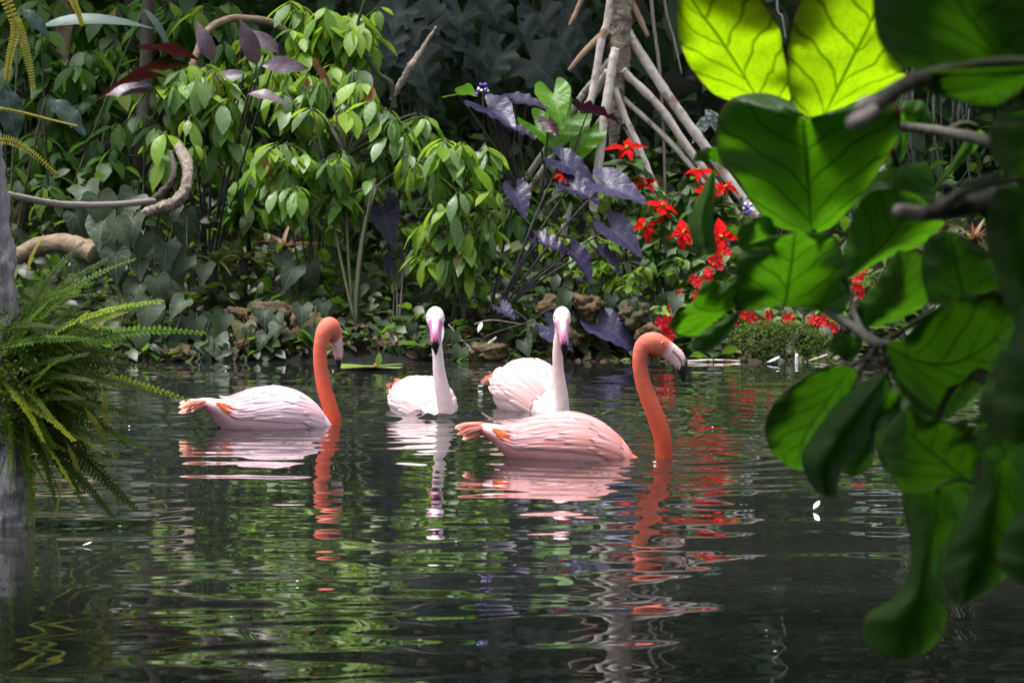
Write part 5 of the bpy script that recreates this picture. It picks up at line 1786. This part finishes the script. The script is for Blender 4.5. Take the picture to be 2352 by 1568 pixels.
fig_leaf([(2135, 700, 2220, 695, 2335, 690), (2118, 640, 2205, 650, 2318, 655), (2118, 590, 2195, 600, 2296, 600), (2132, 546, 2185, 555, 2245, 562), (2160, 532, 2182, 532, 2205, 538)], 6.5, -0.25, 0.08, 0.025)
fig_leaf([(2100, 935, 2030, 790, 2075, 778), (2165, 962, 2110, 830, 2110, 742), (2215, 930, 2190, 835, 2180, 688), (2262, 885, 2260, 800, 2250, 676), (2310, 830, 2310, 755, 2312, 664), (2342, 770, 2335, 725, 2342, 700)],
         6.3, -0.06, 0.03, skew=-0.12)
fig_leaf([(2040, 800, 2048, 800, 2052, 792), (2044, 850, 2068, 840, 2110, 800), (2062, 890, 2085, 880, 2130, 860), (2095, 930, 2105, 935, 2150, 900)], 6.45, 0.05, 0.04)
fig_leaf([(1900, 838, 1955, 842, 1970, 850), (1830, 878, 1920, 895, 1966, 885), (1782, 920, 1880, 950, 1950, 930), (1756, 975, 1850, 1000, 1915, 985), (1768, 1030, 1835, 1045, 1880, 1040), (1808, 1070, 1830, 1078, 1850, 1080)],
         6.6, 0.24, 0.03, skew=0.05)
fig_leaf([(2018, 862, 2035, 862, 2046, 888), (1955, 895, 1990, 920, 2022, 925), (1905, 945, 1955, 970, 2000, 975), (1866, 1000, 1920, 1020, 1996, 1005), (1840, 1045, 1895, 1065, 1945, 1062), (1850, 1090, 1895, 1105, 1928, 1095), (1872, 1128, 1898, 1138, 1920, 1146)],
         6.35, 0.10, 0.10)
fig_leaf([(2020, 892, 2045, 890, 2062, 905), (1985, 945, 2020, 950, 2055, 945), (1960, 1010, 1995, 1020, 2014, 1012), (1938, 1060, 1970, 1065, 2004, 1060), (1936, 1085, 1958, 1095, 1980, 1090)], 6.8, 0.2, 0.03)
fig_leaf([(2150, 1125, 2235, 1115, 2258, 1060), (2075, 1132, 2180, 1070, 2258, 1010), (2040, 1070, 2130, 1030, 2245, 985), (2028, 1010, 2085, 990, 2170, 965), (2060, 950, 2072, 945, 2090, 940)], 6.0, -0.10, 0.05, skew=-0.08)
fig_leaf([(2070, 1135, 2150, 1125, 2238, 1112), (2078, 1190, 2150, 1190, 2226, 1180), (2092, 1250, 2135, 1255, 2184, 1240), (2082, 1325, 2120, 1320, 2164, 1310), (2045, 1378, 2105, 1385, 2176, 1375),
          (1995, 1405, 2085, 1425, 2178, 1425), (1978, 1455, 2070, 1470, 2150, 1480), (2000, 1492, 2060, 1515, 2110, 1505)], 5.9, 0.12, 0.08)
fig_leaf([(2240, 1108, 2300, 1060, 2380, 990), (2210, 1190, 2290, 1150, 2400, 1110), (2175, 1260, 2270, 1230, 2390, 1210), (2164, 1315, 2250, 1290, 2352, 1285), (2180, 1370, 2225, 1350, 2290, 1345), (2196, 1392, 2206, 1392, 2225, 1385)],
         5.3, 0.1, 0.10)
# nearest, darkest leaves in the corner
fig_leaf([(2070, 150, 2400, 250, 2500, 330), (2030, 110, 2330, 170, 2450, 280), (2008, 50, 2260, 80, 2420, 180), (2005, -30, 2200, 0, 2400, 60), (2030, -120, 2180, -100, 2350, -60), (2100, -180, 2160, -180, 2230, -160)],
         5.0, -0.1, 0.12)
fig_leaf([(2085, 165, 2420, 150, 2520, 60), (2130, 212, 2330, 200, 2460, 140), (2200, 234, 2290, 210, 2380, 170), (2280, 246, 2300, 235, 2340, 215)], 4.9, 0.12, 0.05)
fig_leaf([(2290, 260, 2420, 250, 2500, 200), (2270, 310, 2380, 330, 2480, 330), (2290, 370, 2350, 390, 2450, 400), (2330, 420, 2350, 430, 2400, 430)], 5.2, 0.1, 0.08)
fig_leaf([(2300, 540, 2420, 560, 2520, 520), (2290, 640, 2400, 660, 2520, 650), (2320, 720, 2400, 760, 2500, 740), (2360, 800, 2400, 820, 2440, 800)], 5.3, 0.1, 0.08)
fig_leaf([(2345, 700, 2450, 720, 2540, 700), (2310, 820, 2430, 860, 2540, 850), (2280, 900, 2400, 930, 2500, 940), (2290, 980, 2360, 990, 2430, 1000), (2330, 1010, 2350, 1015, 2380, 1020)], 5.2, 0.1, 0.08)
fig_leaf([(2230, 960, 2300, 930, 2352, 900), (2260, 1000, 2330, 980, 2420, 950), (2300, 1010, 2350, 1000, 2420, 990)], 5.7, 0.05, 0.04)
fig_leaf([(2290, 430, 2400, 420, 2500, 380), (2262, 500, 2380, 510, 2500, 500), (2270, 580, 2360, 600, 2480, 600), (2310, 650, 2350, 665, 2420, 650)], 5.0, 0.12, 0.08)
fig_leaf([(2240, 985, 2330, 960, 2420, 900), (2250, 1050, 2350, 1060, 2460, 1040), (2262, 1120, 2350, 1140, 2450, 1140), (2300, 1190, 2340, 1205, 2400, 1200)], 5.5, 0.10, 0.08)
fig_leaf([(2300, 800, 2400, 790, 2500, 740), (2262, 880, 2380, 890, 2500, 880), (2250, 950, 2350, 970, 2480, 980), (2300, 1010, 2345, 1030, 2420, 1030)], 5.35, 0.10, 0.08)
fig_leaf([(2330, 1180, 2420, 1160, 2500, 1120), (2300, 1240, 2400, 1250, 2500, 1240), (2290, 1290, 2380, 1320, 2480, 1330), (2320, 1330, 2360, 1350, 2420, 1370)], 5.1, 0.10, 0.08)
fig_leaf([(2090, 1010, 2140, 990, 2220, 960), (2050, 1060, 2130, 1060, 2230, 1040), (2055, 1110, 2120, 1125, 2210, 1120), (2090, 1150, 2120, 1160, 2160, 1155)], 6.3, -0.12, 0.06)
fig_leaf([(2040, 905, 2100, 890, 2150, 880), (2015, 960, 2080, 960, 2160, 950), (2010, 1020, 2060, 1040, 2130, 1040), (2030, 1080, 2050, 1095, 2090, 1090)], 6.7, -0.10, 0.05)
fig_leaf([(2000, 400, 2060, 380, 2130, 370), (1960, 440, 2050, 440, 2150, 440), (1955, 490, 2040, 500, 2130, 505), (1990, 540, 2030, 555, 2080, 555)], 7.3, -0.12, 0.05)
# smaller leaves behind
fig_leaf([(2062, 300, 2070, 260, 2075, 232), (2090, 296, 2100, 262, 2110, 230), (2120, 292, 2125, 265, 2128, 240), (2142, 298, 2143, 290, 2140, 270)], 7.6, 0.05, 0.03)
fig_leaf([(2030, 385, 2045, 392, 2060, 388), (2045, 350, 2062, 348, 2082, 345), (2062, 312, 2076, 306, 2090, 302)], 7.6, -0.05, 0.06)
fig_leaf([(2225, 300, 2245, 295, 2262, 305), (2200, 350, 2215, 352, 2240, 345), (2165, 400, 2180, 402, 2200, 385), (2140, 440, 2144, 442, 2150, 435)], 7.2, 0.05, 0.04)
fig_leaf([(1590, 372, 1640, 370, 1670, 392), (1600, 350, 1640, 352, 1670, 365), (1625, 338, 1645, 338, 1662, 345)], 7.4, -0.06, 0.03)
fig_leaf([(1905, 800, 1940, 830, 1955, 835), (1910, 780, 1950, 800, 1975, 805), (1930, 762, 1955, 770, 1980, 775)], 6.9, -0.05, 0.03)

# leaves higher on the same branches, above the frame, shading those below
for (x, y, Y, ln, an) in [(1950, -260, 6.6, 230, 60), (2250, -300, 6.2, 260, 40), (2150, -380, 6.6, 240, -20), (2450, -260, 5.6, 260, 20), (2350, -480, 6.3, 260, 10), (2000, -460, 6.9, 240, 30),
                          (2600, -420, 6.0, 260, -30), (2550, 50, 5.8, 240, 0), (2600, 400, 5.9, 240, 10), (2620, 800, 6.0, 240, -10), (2100, -600, 6.4, 240, 0), (2400, -700, 6.2, 250, 15)]:
    a = R(an)
    ux, uy = math.cos(a), math.sin(a)
    rows = []
    for v, w_ in ((0, 8), (0.15, 60), (0.35, 85), (0.6, 110), (0.8, 115), (0.94, 80), (1, 15)):
        mx, my = x + ux * ln * (v - .5), y + uy * ln * (v - .5)
        rows.append((mx + uy * w_, my - ux * w_ * .6, mx, my, mx - uy * w_, my + ux * w_ * .6))
    fig_leaf(rows, Y, U(-.25, .25), 0.03, skew=0.12)

# branches of the fig
def fbranch(pts, mat='figbark', n=10, jit=0.06):
    c = crom([(*at(x, y, Y), r * mpp(Y)) for x, y, Y, r in pts], 6)
    mb = MB()
    mb.tube([Vector(p[:3]) for p in c], [p[3] for p in c], n, jit)
    mb.build("branch", M[mat], fig)
    if mat == 'figbark':
        FIG_BR.extend((Vector(p[:3]), p[3]) for p in c)
fbranch([(2600, 1600, 6.6, 60), (2560, 1200, 6.5, 55), (2500, 800, 6.4, 50), (2440, 520, 6.2, 46), (2420, 200, 6.2, 40), (2400, -300, 6.3, 34)])
fbranch([(2450, 440, 6.2, 36), (2340, 455, 5.6, 34), (2240, 470, 5.2, 27), (2160, 485, 5.0, 20), (2100, 492, 4.9, 17), (2060, 488, 4.85, 14)])
fbranch([(2150, 486, 4.98, 16), (2190, 455, 5.0, 12), (2230, 425, 5.1, 10), (2290, 405, 5.2, 9)])
fbranch([(2420, 150, 6.0, 34), (2300, 160, 5.4, 30), (2180, 170, 5.0, 24), (2080, 195, 4.8, 20), (2030, 228, 4.72, 20), (1985, 262, 4.66, 22), (1955, 282, 4.62, 17)])
fbranch([(2010, 232, 4.70, 14), (1985, 240, 4.66, 16), (1970, 250, 4.63, 12)], 'figstub')
fbranch([(2003, 254, 4.66, 18), (1975, 275, 4.62, 19), (1955, 284, 4.60, 14)], 'figstub')
fbranch([(2110, 491, 4.88, 17), (2085, 487, 4.85, 18), (2062, 482, 4.82, 13)], 'figstub')
fbranch([(2480, 1000, 6.4, 26), (2330, 900, 6.3, 20), (2200, 840, 6.4, 15), (2080, 800, 6.5, 12), (2010, 785, 6.6, 12), (1960, 750, 6.8, 10), (1900, 715, 6.9, 7)])
fbranch([(2020, 790, 6.6, 9), (1975, 850, 6.6, 6), (1955, 900, 6.6, 5)])
fbranch([(2030, 790, 6.6, 9), (2040, 830, 6.5, 7), (2035, 865, 6.4, 6)])
fbranch([(1985, 770, 6.7, 9), (1962, 720, 6.9, 7), (1940, 640, 7.0, 6), (1870, 540, 7.0, 6)])
fbranch([(2350, 900, 6.2, 13), (2280, 960, 6.0, 10), (2258, 1050, 6.0, 8), (2240, 1112, 6.0, 6)])
fbranch([(2440, 350, 6.3, 22), (2300, 330, 6.8, 16), (2150, 300, 7.2, 12), (1960, 280, 7.35, 9), (1880, 278, 7.4, 7), (1750, 268, 7.5, 6)])

# every leaf hangs by its stalk from the nearest branch
for b_ in FIG_BASE:
    q, r_ = min(FIG_BR, key=lambda t_: (t_[0] - b_).length)
    if 0.015 < (q - b_).length < 0.2:
        mb = MB()
        mb.tube(curve3(q, q.lerp(b_, 0.55) + Vector((0, 0.01, 0.02)), b_, 6), [min(r_ * 0.7, 0.006) + 0.0015 * (i < 1) for i in range(7)], 6)
        mb.build("leaf_stalk", M['stem_green'], fig)

# unseen tree added to shade the fig, its crown spread outside the frame
def shade_pos(n):
    x = rng.uniform(-2.6, 5.0, n)
    y = rng.uniform(-5.0, 10.8, n)
    z = 1.95 + 0.9 * rng.random(n) ** 1.5 + 0.15 * np.sin(x * 2) * np.sin(y * 1.7) + 0.02 * (9 - y)
    # a hole cut in the crown so that the sun reaches the two top leaves
    k = (z - 1.3) / SUN_DIR.z
    gx, gy = x - SUN_DIR.x * k, y - SUN_DIR.y * k
    keep = ~((gx > -0.36) & (gx < 0.98) & (gy > 6.80) & (gy < 8.6))
    P = np.stack([x, y, z], -1)[keep]
    m = 3500  # extra low leaves added to darken the right side of the fig
    return np.concatenate([P, np.stack([rng.uniform(0.9, 4.5, m), rng.uniform(1.5, 7.0, m), rng.uniform(1.75, 2.3, m)], -1)])
shade = empty("added_shade_tree", (4.6, 3.2, gz(4.6, 3.2)), "unseen tree added on the near shore, its crown shaped to shade the fig", "tree")
mb = MB()
mb.tube([Vector((4.6, 1.4, 0)), Vector((4.5, 2.2, 1.2)), Vector((4.0, 3.4, 2.1)), Vector((3.0, 5.0, 2.5))], [0.2, 0.17, 0.13, 0.06], 12, 0.06)
mb.build("trunk", M['log'], shade)
o = leaf_cloud("crown", 9500, shade_pos, 0.18, 0.34, M['jungle'], 0.3)
o.parent = shade
o.location = -WL[shade]
tag(o, kind="stuff")
